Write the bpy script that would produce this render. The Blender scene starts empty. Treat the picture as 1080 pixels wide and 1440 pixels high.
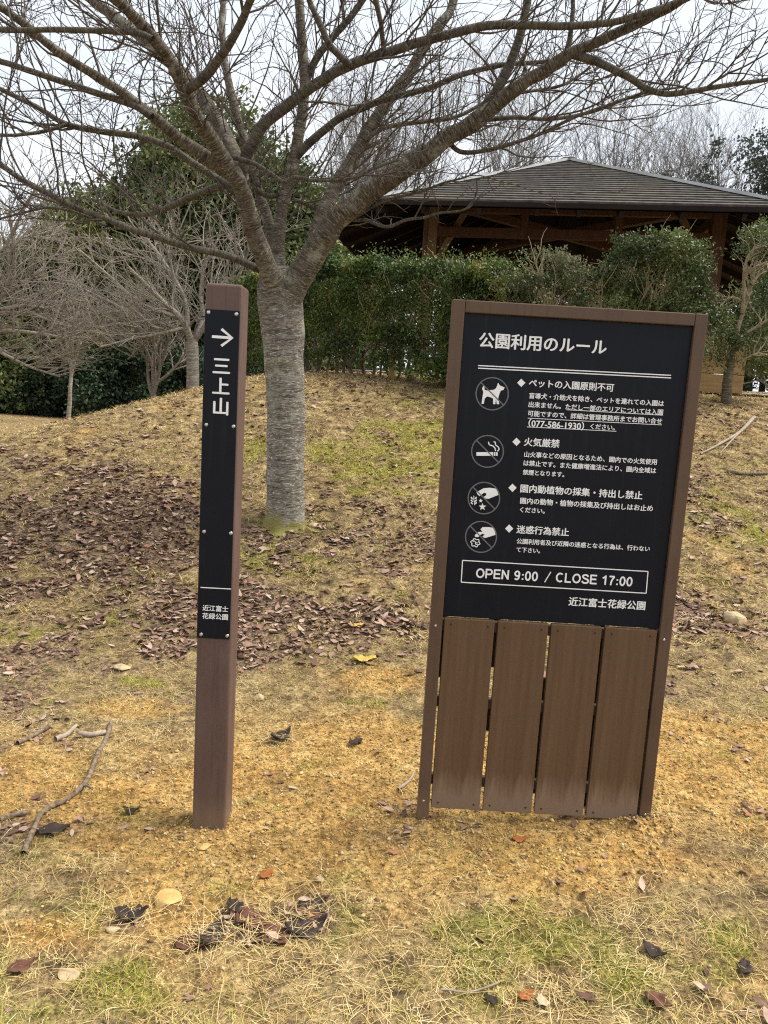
import bpy, bmesh, math, random
import numpy as np
from mathutils import Vector, Matrix
R_ = math.radians
scene = bpy.context.scene
COL = scene.collection
rng = np.random.default_rng(7)

# ------------------------------------------------------------------ camera
PITCH, ROLL, FPX, EYE = R_(8.1), R_(3.4), 1080.0, 1.5
_F = np.array([0, math.cos(PITCH), -math.sin(PITCH)])
_U0 = np.array([0, math.sin(PITCH), math.cos(PITCH)])
_X0 = np.array([1.0, 0, 0])
CR = math.cos(ROLL) * _X0 + math.sin(ROLL) * _U0
CU = math.cos(ROLL) * _U0 - math.sin(ROLL) * _X0
EYEP = np.array([0, 0, EYE])
cam_d = bpy.data.cameras.new("camera")
cam = bpy.data.objects.new("camera", cam_d)
COL.objects.link(cam)
cam.matrix_world = Matrix(((CR[0], CU[0], -_F[0], 0), (CR[1], CU[1], -_F[1], 0), (CR[2], CU[2], -_F[2], EYE), (0, 0, 0, 1)))
cam_d.sensor_fit = 'VERTICAL'
cam_d.sensor_height = 36
cam_d.lens = 36 * FPX / 1440
cam_d.clip_start = 0.05
cam_d.clip_end = 2000
scene.camera = cam

# ------------------------------------------------------------------ sky and sun
SUN_EL, SUN_AZ = 57, 84          # azimuth from +Y towards +X
world = bpy.data.worlds.new("World")
scene.world = world
world.use_nodes = True
wt = world.node_tree
for n in list(wt.nodes):
    wt.nodes.remove(n)
w_out = wt.nodes.new('ShaderNodeOutputWorld')
w_bg = wt.nodes.new('ShaderNodeBackground')
w_bg.inputs[1].default_value = 0.1
w_sky = wt.nodes.new('ShaderNodeTexSky')
w_sky.sky_type = 'NISHITA'
w_sky.sun_disc = False
w_sky.sun_elevation = R_(SUN_EL)
w_sky.sun_rotation = R_(SUN_AZ)
w_tc = wt.nodes.new('ShaderNodeTexCoord')
w_map = wt.nodes.new('ShaderNodeMapping')
w_map.inputs['Scale'].default_value = (1.2, 1.2, 3.0)
w_no = wt.nodes.new('ShaderNodeTexNoise')
w_no.inputs['Scale'].default_value = 1.6
w_no.inputs['Detail'].default_value = 5
w_ra = wt.nodes.new('ShaderNodeValToRGB')
w_ra.color_ramp.elements[0].position = 0.32
w_ra.color_ramp.elements[0].color = (5.3, 5.75, 6.35, 1)
w_ra.color_ramp.elements[1].position = 0.66
w_ra.color_ramp.elements[1].color = (6.5, 6.65, 6.85, 1)
w_mix = wt.nodes.new('ShaderNodeMix')
w_mix.data_type = 'RGBA'
w_mix.inputs['Factor'].default_value = 0.93
wt.links.new(w_tc.outputs['Generated'], w_map.inputs['Vector'])
wt.links.new(w_map.outputs[0], w_no.inputs['Vector'])
wt.links.new(w_no.outputs[0], w_ra.inputs[0])
wt.links.new(w_sky.outputs[0], w_mix.inputs['A'])
wt.links.new(w_ra.outputs[0], w_mix.inputs['B'])
wt.links.new(w_mix.outputs['Result'], w_bg.inputs[0])
wt.links.new(w_bg.outputs[0], w_out.inputs[0])
sun_d = bpy.data.lights.new("sun", 'SUN')
sun_d.energy = 3.6
sun_d.angle = R_(32)
sun_d.color = (1.0, 0.94, 0.84)
sun = bpy.data.objects.new("sun", sun_d)
COL.objects.link(sun)
_sv = Vector((math.sin(R_(SUN_AZ)) * math.cos(R_(SUN_EL)), math.cos(R_(SUN_AZ)) * math.cos(R_(SUN_EL)), math.sin(R_(SUN_EL))))
sun.rotation_euler = _sv.to_track_quat('Z', 'Y').to_euler()
sun.location = _sv * 60
scene.view_settings.view_transform = 'Standard'
scene.view_settings.look = 'None'
scene.view_settings.exposure = 0.8
scene.view_settings.gamma = 1.0
scene.cycles.use_denoising = False
scene.cycles.filter_width = 1.15
scene.cycles.max_bounces = 6

# ------------------------------------------------------------------ helpers: tags, meshes, noise
def tag(o, label=None, cat=None, group=None, kind=None):
    if label: o['label'] = label
    if cat: o['category'] = cat
    if group: o['group'] = group
    if kind: o['kind'] = kind
    return o

def empty(name, loc, label, cat, group=None):
    o = bpy.data.objects.new(name, None)
    o.empty_display_size = 0.1
    COL.objects.link(o)
    o.location = loc
    bpy.context.view_layer.update()
    return tag(o, label, cat, group)

def mesh_np(name, V, F, mat, parent=None, smooth=False, attrs=None, loc=None):
    """V (n,3); F list of index arrays (each (m,k)) in world space; loc moves the origin."""
    V = np.asarray(V, dtype=np.float64)
    base = np.zeros(3)
    if parent is not None:
        base = np.array(parent_origin(parent))
    if loc is not None:
        base = np.array(loc, dtype=float)
    me = bpy.data.meshes.new(name)
    Fs = F if isinstance(F, list) else [F]
    Fs = [np.asarray(f) for f in Fs if len(f)]
    nl = sum(f.size for f in Fs)
    npoly = sum(f.shape[0] for f in Fs)
    me.vertices.add(len(V))
    me.vertices.foreach_set('co', (V - base).astype(np.float32).ravel())
    me.loops.add(nl)
    me.loops.foreach_set('vertex_index', np.concatenate([f.ravel() for f in Fs]).astype(np.int32))
    me.polygons.add(npoly)
    tot = np.concatenate([np.full(f.shape[0], f.shape[1]) for f in Fs]).astype(np.int32)
    st = np.concatenate([[0], np.cumsum(tot)[:-1]]).astype(np.int32)
    me.polygons.foreach_set('loop_start', st)
    me.polygons.foreach_set('loop_total', tot)
    if smooth:
        me.polygons.foreach_set('use_smooth', np.ones(npoly, dtype=bool))
    me.update(calc_edges=True)
    me.validate()
    if attrs:
        for k, a in attrs.items():
            a = np.asarray(a, dtype=np.float32)
            if a.ndim == 1:
                at = me.attributes.new(k, 'FLOAT', 'POINT')
                at.data.foreach_set('value', a)
            else:
                at = me.attributes.new(k, 'FLOAT_VECTOR', 'POINT')
                at.data.foreach_set('vector', a.ravel())
    if mat: me.materials.append(mat)
    o = bpy.data.objects.new(name, me)
    COL.objects.link(o)
    if loc is not None: o.location = loc
    if parent is not None:
        o.parent = parent
        o.location = (0, 0, 0)
    return o

def parent_origin(p):
    x = np.array(p.location)
    while p.parent is not None:
        p = p.parent
        x = x + np.array(p.location)
    return x

def mesh_bm(name, bm, mat, parent=None, smooth=False, loc=None):
    base = Vector((0, 0, 0))
    if parent is not None: base = Vector(parent_origin(parent))
    if loc is not None: base = Vector(loc)
    bmesh.ops.recalc_face_normals(bm, faces=bm.faces)
    me = bpy.data.meshes.new(name)
    for v in bm.verts: v.co -= base
    if smooth:
        for f in bm.faces: f.smooth = True
    bm.to_mesh(me)
    bm.free()
    if mat: me.materials.append(mat)
    o = bpy.data.objects.new(name, me)
    COL.objects.link(o)
    if loc is not None: o.location = loc
    if parent is not None: o.parent = parent
    return o

def copy_tree(o, parent=None):
    c = o.copy()
    COL.objects.link(c)
    if parent is not None: c.parent = parent
    for ch in list(o.children):
        copy_tree(ch, c)
    return c

def bm_box(bm, x0, x1, y0, y1, z0, z1, bevel=0.0, seg=2):
    vs = [bm.verts.new((x, y, z)) for x in (x0, x1) for y in (y0, y1) for z in (z0, z1)]
    fs = [(0, 1, 3, 2), (4, 6, 7, 5), (0, 4, 5, 1), (2, 3, 7, 6), (0, 2, 6, 4), (1, 5, 7, 3)]
    ff = [bm.faces.new([vs[i] for i in f]) for f in fs]
    if bevel:
        es = list({e for f in ff for e in f.edges})
        bmesh.ops.bevel(bm, geom=es, offset=bevel, segments=seg, affect='EDGES', profile=0.5)

def bm_beam(bm, a, b, w, h, up=(0, 0, 1)):
    a, b = Vector(a), Vector(b)
    d = (b - a).normalized()
    s = d.cross(Vector(up))
    if s.length < 1e-4: s = d.cross(Vector((1, 0, 0)))
    s.normalize()
    u = s.cross(d).normalized()
    vs = []
    for p in (a, b):
        for i, j in ((-1, -1), (1, -1), (1, 1), (-1, 1)):
            vs.append(bm.verts.new(p + s * (i * w / 2) + u * (j * h / 2)))
    for f in ((3, 2, 1, 0), (4, 5, 6, 7), (0, 1, 5, 4), (1, 2, 6, 5), (2, 3, 7, 6), (3, 0, 4, 7)):
        bm.faces.new([vs[i] for i in f])

def bm_dome(bm, c, r, n=10, depth=0.5):
    """round screw head facing -Y"""
    cx, cy, cz = c
    rings = []
    for k in range(3):
        a = k / 2.5 * math.pi / 2
        rr, dd = r * math.cos(a), r * depth * math.sin(a)
        rings.append([bm.verts.new((cx + rr * math.cos(2 * math.pi * i / n), cy - dd, cz + rr * math.sin(2 * math.pi * i / n))) for i in range(n)])
    for k in range(2):
        for i in range(n):
            bm.faces.new((rings[k][i], rings[k][(i + 1) % n], rings[k + 1][(i + 1) % n], rings[k + 1][i]))
    bm.faces.new(rings[2])

_h = np.random.default_rng(99).random(65536)
def _hash(ix, iy, iz=0):
    return _h[((ix * 73856093) ^ (iy * 19349663) ^ (iz * 83492791)) & 65535]
def noise2(x, y, seed=0):
    x = np.asarray(x, float) + seed * 17.3; y = np.asarray(y, float) - seed * 9.1
    ix = np.floor(x).astype(np.int64); iy = np.floor(y).astype(np.int64)
    fx, fy = x - ix, y - iy
    fx = fx * fx * (3 - 2 * fx); fy = fy * fy * (3 - 2 * fy)
    a = _hash(ix, iy, seed); b = _hash(ix + 1, iy, seed); c = _hash(ix, iy + 1, seed); d = _hash(ix + 1, iy + 1, seed)
    return (a * (1 - fx) + b * fx) * (1 - fy) + (c * (1 - fx) + d * fx) * fy
def fbm2(x, y, seed=0, o=3):
    s, a, t = 0, 1, 0
    for k in range(o):
        s = s + a * noise2(x * 2**k, y * 2**k, seed + k); t += a; a *= 0.5
    return s / t
def noise3(p, seed=0):
    p = np.asarray(p, float)
    i = np.floor(p).astype(np.int64); f = p - i; f = f * f * (3 - 2 * f)
    r = 0
    for dx in (0, 1):
        for dy in (0, 1):
            for dz in (0, 1):
                w = (f[..., 0] if dx else 1 - f[..., 0]) * (f[..., 1] if dy else 1 - f[..., 1]) * (f[..., 2] if dz else 1 - f[..., 2])
                r = r + w * _hash(i[..., 0] + dx, i[..., 1] + dy, i[..., 2] + dz + seed * 101)
    return r

# ------------------------------------------------------------------ terrain
def smax(a, b, k): return np.maximum(a, b) + k * np.log1p(np.exp(-np.abs(a - b) / k))
def smin(a, b, k): return -smax(-a, -b, k)
def H(x, y):
    x = np.asarray(x, float); y = np.asarray(y, float)
    yy = np.maximum(y - 3, 0)
    xc = 1.5 * np.tanh(x / 1.5)
    base = 0.6 * (1 - np.exp(-yy / 10)) + (-0.07 + 0.05 * xc + 0.035 * xc * xc) * np.exp(-(yy / 4) ** 2)
    zf = 0.1 + 0.345 * (y - 4.5)
    zl = 1.85 + 0.4 * (x + 1.6)
    zp = 1.83 + 0.045 * np.clip(y - 9.5, 0, 22)
    m = smin(smin(zf, zl, 0.12), zp, 0.09)
    return smax(base, m, 0.1)

def ray(px, py):
    d = _F * FPX + CR * (px - 540) - CU * (py - 720)
    return d / np.linalg.norm(d)
def at(px, py, Y):
    d = ray(px, py)
    return EYEP + d * (Y / d[1])
def hit(px, py):
    d = ray(px, py); t = 0.5
    prev = t
    while t < 80:
        p = EYEP + d * t
        if p[2] < H(p[0], p[1]):
            a, b = prev, t
            for _ in range(30):
                m = (a + b) / 2; q = EYEP + d * m
                if q[2] < H(q[0], q[1]): b = m
                else: a = m
            return EYEP + d * b
        prev = t; t += 0.05
    return EYEP + d * 30

# masks over the ground: ellipses (centre from photo, radii in metres)
def ell(x, y, lst):
    s = np.zeros(np.shape(x))
    for px, py, rx, ry, w in lst:
        c = hit(px, py)
        q = ((x - c[0]) / rx) ** 2 + ((y - c[1]) / ry) ** 2
        s = np.maximum(s, w * np.exp(-q ** 1.5))
    return s
LEAF = [(110, 716, 1.4, 1.1, .85), (200, 760, 1.2, .8, .85), (60, 790, .8, .6, .7), (230, 850, .9, .42, 1), (400, 860, .6, .38, 1), (490, 870, .45, .34, 1),
        (50, 920, .35, .3, .8), (550, 750, .6, .5, .75), (480, 720, .4, .4, .5), (960, 860, .45, .3, 1), (330, 915, .5, .25, .9), (0, 990, .3, .22, .8),
        (350, 1312, .17, .075, 1.5), (420, 1295, .11, .1, 1.5), (15, 1170, .12, .12, .8), (170, 1300, .07, .05, .8), (390, 1035, .08, .06, .7), (930, 970, .3, .2, .5),
        (1000, 1010, .1, .08, .8), (1060, 880, .3, .3, .7), (1000, 690, .5, .5, .35), (560, 528, .7, .2, .35), (30, 680, .9, 1.0, .5)]
SOIL = [(600, 1110, 1.8, .62, 1), (330, 1130, .9, .55, 1), (950, 1120, .7, .5, 1), (120, 1130, .35, .25, .8), (180, 995, .28, .13, .9), (1010, 1030, .7, .35, .9), (560, 955, .3, .18, .9), (60, 1310, .2, .1, .8), (240, 1250, .3, .2, .8), (850, 1210, .7, .2, .8)]
MOSS = [(850, 1330, .5, .25, .75), (100, 1400, .4, .15, .6), (60, 890, .3, .15, .9), (365, 785, .3, .25, 1), (600, 610, .5, .4, .9), (480, 640, .4, .3, .7), (545, 690, .3, .2, .8),
        (160, 870, .3, .12, .9), (200, 960, .2, .06, .8), (520, 990, .2, .08, .8), (430, 800, .25, .2, .8), (980, 640, .5, .4, .6), (550, 640, .9, .7, .75), (1000, 720, .6, .6, .6), (640, 560, .9, .5, .6), (330, 640, .4, .5, .5), (130, 830, .4, .2, .6), (250, 1060, .15, .08, .5), (1040, 760, .4, .3, .5), (405, 738, .28, .2, 1)]
def masks(x, y):
    n1 = fbm2(x * 3.1, y * 3.1, 3, 4); n2 = fbm2(x * 5.3, y * 5.3, 11, 3); n3 = fbm2(x * 2.2, y * 2.2, 21, 4)
    n4 = fbm2(x * 9, y * 9, 41, 3)
    L = np.clip((ell(x, y, LEAF) + (n1 - .5) * 1.6 + (n4 - .5) * 1.3 - .3) * 1.6, 0, 1)
    S = np.clip((ell(x, y, SOIL) + (n3 - .5) * 1.3 - .22) * 1.9, 0, 1)
    M = np.clip((ell(x, y, MOSS) + (n2 - .5) * 1.9 - .35) * 1.8, 0, 1)
    return L, S, M
FEET = [(-.57, 2.66), (.21, 2.73), (1.05, 2.73)]
def micro(x, y, S):
    a = (fbm2(x * 9, y * 9, 31, 2) - .5) * .022
    b = (fbm2(x * 34, y * 34, 37, 2) - .5) * .013
    for fx, fy in FEET:
        d = np.hypot(x - fx, y - fy); a = a + .016 * np.exp(-((d - .07) / .05) ** 2) * (.5 + noise2(x * 40, y * 40, 77))
    return a + b * (0.4 + 0.9 * S)

# ------------------------------------------------------------------ materials
class NT:
    def __init__(self, name):
        self.m = bpy.data.materials.new(name); self.m.use_nodes = True
        self.t = self.m.node_tree; self.t.nodes.clear()
        self.out = self.t.nodes.new('ShaderNodeOutputMaterial')
        self.b = self.t.nodes.new('ShaderNodeBsdfPrincipled')
        self.t.links.new(self.b.outputs[0], self.out.inputs[0])
    def n(self, typ, **kw):
        nd = self.t.nodes.new('ShaderNode' + typ)
        for k, v in kw.items():
            if k in nd.inputs: nd.inputs[k].default_value = v
            else: setattr(nd, k, v)
        return nd
    def l(self, a, b): self.t.links.new(a, b)
    def attr(self, name):
        a = self.n('Attribute', attribute_name=name); return a
    def coord(self, scale=(1, 1, 1), src='Object', vec=None):
        mp = self.n('Mapping'); mp.inputs['Scale'].default_value = scale
        if vec is None:
            tc = self.n('TexCoord'); self.l(tc.outputs[src], mp.inputs[0])
        else: self.l(vec, mp.inputs[0])
        return mp.outputs[0]
    def noise(self, vec, scale=5, detail=4, rough=.55, dist=0):
        nd = self.n('TexNoise', Scale=scale, Detail=detail, Roughness=rough, Distortion=dist)
        self.l(vec, nd.inputs['Vector']); return nd.outputs[0]
    def ramp(self, fac, stops, interp='LINEAR'):
        r = self.n('ValToRGB'); cr = r.color_ramp; cr.interpolation = interp
        while len(cr.elements) > 1: cr.elements.remove(cr.elements[-1])
        for i, (p, c) in enumerate(stops):
            e = cr.elements[0] if i == 0 else cr.elements.new(p)
            e.position = p; e.color = (c[0], c[1], c[2], 1) if not isinstance(c, (int, float)) else (c, c, c, 1)
        self.l(fac, r.inputs[0]); return r.outputs[0]
    def mix(self, f, a, b, typ='MIX'):
        m = self.n('Mix', data_type='RGBA', blend_type=typ)
        if isinstance(f, (int, float)): m.inputs['Factor'].default_value = f
        else: self.l(f, m.inputs['Factor'])
        for k, v in (('A', a), ('B', b)):
            if isinstance(v, (tuple, list)): m.inputs[k].default_value = (v[0], v[1], v[2], 1)
            else: self.l(v, m.inputs[k])
        return m.outputs['Result']
    def math(self, op, a, b=None):
        m = self.n('Math', operation=op)
        for i, v in enumerate((a, b)):
            if v is None: continue
            if isinstance(v, (int, float)): m.inputs[i].default_value = v
            else: self.l(v, m.inputs[i])
        return m.outputs[0]
    def bump(self, h, strength=.4, dist=.01):
        b = self.n('Bump', Strength=strength, Distance=dist)
        self.l(h, b.inputs['Height']); self.l(b.outputs[0], self.b.inputs['Normal'])
    def color(self, c):
        if isinstance(c, (tuple, list)): self.b.inputs['Base Color'].default_value = (c[0], c[1], c[2], 1)
        else: self.l(c, self.b.inputs['Base Color'])
    def rough(self, v, spec=.3):
        if isinstance(v, (int, float)): self.b.inputs['Roughness'].default_value = v
        else: self.l(v, self.b.inputs['Roughness'])
        self.b.inputs['Specular IOR Level'].default_value = spec

def mat_tint(name, stops, rough=.7, spec=.25, sss=False, interp='LINEAR'):
    """leaf or blade material: its own colour comes from the random 'tint' of each blade"""
    M = NT(name)
    c = M.ramp(M.attr('tint').outputs['Fac'], stops, interp)
    v = M.coord((1, 1, 1))
    n = M.noise(v, 60, 2)
    c = M.mix(.35, c, M.ramp(n, [(.3, .45), (.7, 1.3)]), 'MULTIPLY')
    M.color(c); M.rough(rough, spec)
    if sss:
        tr = M.n('BsdfTranslucent'); M.l(c, tr.inputs[0])
        ms = M.n('MixShader', Fac=.22); ms.inputs[0].default_value = .22
        M.l(M.b.outputs[0], ms.inputs[1]); M.l(tr.outputs[0], ms.inputs[2]); M.l(ms.outputs[0], M.out.inputs[0])
    return M.m

def mat_ground():
    M = NT('ground')
    v = M.coord((1, 1, 1))
    big = M.noise(v, 1.3, 5); mid = M.noise(v, 9, 5, .6); fine = M.noise(v, 70, 4, .65); vf = M.noise(v, 260, 3, .7)
    straw = M.ramp(mid, [(.28, (.08, .057, .036)), (.44, (.22, .155, .08)), (.6, (.38, .28, .135)), (.78, (.52, .41, .21))])
    soil = M.ramp(mid, [(.25, (.25, .14, .05)), (.5, (.49, .3, .1)), (.68, (.57, .39, .155)), (.85, (.62, .48, .25))])
    soil = M.mix(M.ramp(big, [(.5, 0), (.7, .5)]), soil, (.48, .25, .07))
    leaf = M.ramp(fine, [(.3, (.09, .057, .04)), (.5, (.2, .135, .09)), (.7, (.34, .24, .165))])
    moss = M.ramp(fine, [(.3, (.09, .1, .015)), (.5, (.23, .22, .03)), (.75, (.38, .35, .06))])
    c = M.mix(M.attr('soil').outputs['Fac'], straw, soil)
    c = M.mix(M.math('MULTIPLY', M.attr('moss').outputs['Fac'], .75), c, moss)
    c = M.mix(M.math('MULTIPLY', M.attr('leaf').outputs['Fac'], .9), c, leaf)
    med = M.noise(v, 28, 5, .7)
    c = M.mix(.75, c, M.ramp(med, [(.36, .3), (.5, .95), (.64, 1.45)]), 'MULTIPLY')  # humus-dark gaps that also put fine shadow contrast into the ground colour
    c = M.mix(.8, c, M.ramp(fine, [(.34, .3), (.5, .95), (.68, 1.4)]), 'MULTIPLY')
    c = M.mix(.6, c, M.ramp(vf, [(.3, .5), (.6, 1.15)]), 'MULTIPLY')
    M.color(c); M.rough(.95, .1)
    h = M.math('ADD', M.math('MULTIPLY', fine, .7), M.math('MULTIPLY', vf, .35))
    M.bump(M.math('ADD', h, med), 1.0, .016)
    return M.m

def mat_bark(name, lo, hi, band, moss=.0, freq=1.0):
    M = NT(name)
    a = M.attr('bark').outputs['Vector']
    f = freq
    v1 = M.coord((16 * f, 16 * f, 110 * f), vec=a); v2 = M.coord((34 * f, 34 * f, 190 * f), vec=a); v3 = M.coord((5 * f, 5 * f, 9 * f), vec=a)
    n1 = M.noise(v1, 1, 4, .6, .3); n2 = M.noise(v2, 1, 3, .6); n3 = M.noise(v3, 1, 4)
    c = M.mix(M.ramp(n1, [(.4, 0), (.58, 1)]), lo, hi)
    c = M.mix(M.ramp(n2, [(.57, 0), (.62, .95)]), c, band)
    c = M.mix(M.ramp(n2, [(.3, .7), (.4, 0)]), c, (lo[0] * .45, lo[1] * .45, lo[2] * .45))
    c = M.mix(M.ramp(n3, [(.4, 0), (.75, .35)]), c, (.25, .23, .17))
    rg = M.noise(M.coord((4 * f, 4 * f, 42 * f), vec=a), 1, 4, .65)
    c = M.mix(.75, c, M.ramp(rg, [(.36, .5), (.5, .95), (.66, 1.3)]), 'MULTIPLY')
    if moss:
        g = M.noise(M.coord((7 * f, 7 * f, 12 * f), vec=a), 1, 4)
        c = M.mix(M.ramp(g, [(.52, 0), (.68, moss)]), c, (.16, .17, .05))
    if name == 'cherry_bark':    # old grey bark low down, younger brown bark on the limbs, moss at the foot
        sep = M.n('SeparateXYZ'); tc = M.n('TexCoord'); M.l(tc.outputs['Object'], sep.inputs[0])
        hz = M.math('ADD', sep.outputs[2], M.math('MULTIPLY', M.math('SUBTRACT', n3, .5), .5))
        c = M.mix(M.ramp(M.math('DIVIDE', hz, 4.0), [(.3, 0), (.5, .9)]), c, M.mix(1.0, c, (.44, .4, .36), 'MULTIPLY'))
        li = M.noise(M.coord((6, 6, 6)), 1, 5, .65)
        c = M.mix(M.ramp(li, [(.56, 0), (.66, .55)]), c, (.33, .34, .28))
        c = M.mix(M.ramp(li, [(.3, .6), (.4, 0)]), c, (.07, .06, .05))
        hm = M.math('ADD', sep.outputs[2], M.math('MULTIPLY', M.math('SUBTRACT', li, .5), .5))
        c = M.mix(M.ramp(hm, [(.02, .8), (.1, 0)]), c, (.2, .18, .035))
    M.color(c); M.rough(.85, .2)
    M.bump(M.math('ADD', n1, M.math('MULTIPLY', n2, .8)), .55, .008 / f)
    return M.m

def mat_simple(name, c1, c2, scale=8, rough=.7, spec=.3, bump=.15, stretch=(1, 1, 1), metal=0):
    M = NT(name)
    n = M.noise(M.coord(stretch), scale, 5, .6)
    M.color(M.ramp(n, [(.3, c1), (.7, c2)])); M.rough(rough, spec)
    M.b.inputs['Metallic'].default_value = metal
    if bump: M.bump(n, bump, .004)
    return M.m

def mat_wood_plank():
    M = NT('brown_plank')
    v = M.coord((60, 60, 2.2)); n = M.noise(v, 1, 4, .6)
    m2 = M.noise(M.coord((5, 5, 3)), 1, 4)
    c = M.ramp(n, [(.32, (.1, .056, .028)), (.68, (.135, .078, .042))])
    c = M.mix(M.ramp(m2, [(.4, 0), (.75, .35)]), c, (.1, .058, .033))
    # dried splash mud with a ragged upper edge over the lowest hand's breadth
    sep = M.n('SeparateXYZ'); tc = M.n('TexCoord'); M.l(tc.outputs['Object'], sep.inputs[0])
    rag = M.noise(M.coord((70, 70, 6)), 1, 3)
    hgt = M.math('ADD', sep.outputs[2], M.math('MULTIPLY', M.math('SUBTRACT', rag, .5), -.16))
    mud = M.ramp(M.math('DIVIDE', hgt, .3), [(.18, .8), (.5, .0)])
    c = M.mix(mud, c, (.23, .16, .11))
    M.color(c); M.rough(.6, .3); M.bump(n, .12, .002)
    return M.m

def mat_metal_paint(name, c1, c2):
    M = NT(name)
    n = M.noise(M.coord((14, 14, 5)), 1, 5, .6); g = M.noise(M.coord((400, 400, 400)), 1, 2)
    c = M.ramp(n, [(.3, c1), (.7, c2)])
    sep = M.n('SeparateXYZ'); tc = M.n('TexCoord'); M.l(tc.outputs['Object'], sep.inputs[0])
    rag = M.noise(M.coord((50, 50, 12)), 1, 3)
    hgt = M.math('ADD', sep.outputs[2], M.math('MULTIPLY', M.math('SUBTRACT', rag, .5), -.1))
    c = M.mix(M.ramp(M.math('DIVIDE', hgt, .3), [(.1, .4), (.45, .0)]), c, (.24, .16, .1))
    stk = M.noise(M.coord((38, 38, 1.6)), 1, 4, .6)
    c = M.mix(M.ramp(stk, [(.55, 0), (.72, .55)]), c, tuple(x * .45 for x in c1))
    sc_ = M.noise(M.coord((160, 160, 160)), 1, 2)
    c = M.mix(M.ramp(sc_, [(.7, 0), (.76, .35)]), c, (.2, .15, .11))
    M.color(c); M.rough(M.ramp(n, [(.3, .42), (.7, .65)]), .35); M.bump(g, .05, .0006)
    return M.m

def mat_panel():
    M = NT('black_panel')
    n = M.noise(M.coord((3, 3, 3)), 1, 5); d = M.noise(M.coord((40, 40, 18)), 1, 3)
    c = M.ramp(n, [(.3, (.003, .004, .0078)), (.7, (.005, .0068, .0135))])
    c = M.mix(M.ramp(d, [(.62, 0), (.85, .25)]), c, (.014, .014, .015))
    stk = M.noise(M.coord((55, 55, 2.2)), 1, 4, .6)
    c = M.mix(M.ramp(stk, [(.56, 0), (.75, .3)]), c, (.022, .023, .026))
    M.color(c); M.rough(M.ramp(n, [(.3, .33), (.7, .55)]), .2)
    return M.m

def mat_flat(name, c, rough=.6, spec=.3, metal=0):
    M = NT(name)
    n = M.noise(M.coord((30, 30, 30)), 1, 3)
    M.color(M.ramp(n, [(.3, tuple(x * .9 for x in c)), (.7, c)])); M.rough(rough, spec); M.b.inputs['Metallic'].default_value = metal
    return M.m

def mat_shingle():
    M = NT('shingles')
    v = M.coord((1, 1, 1)); n = M.noise(v, 7, 5, .65); b = M.noise(v, .8, 5, .6)
    st = M.noise(M.coord((3.5, 3.5, 14)), 1, 4)
    c = M.ramp(n, [(.3, (.05, .046, .042)), (.7, (.14, .13, .12))])
    c = M.mix(M.ramp(b, [(.5, 0), (.72, .45)]), c, (.17, .145, .085))
    c = M.mix(M.ramp(st, [(.56, 0), (.7, .4)]), c, (.12, .115, .09))
    M.color(c); M.rough(.9, .15); M.bump(n, .5, .02)
    return M.m

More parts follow.
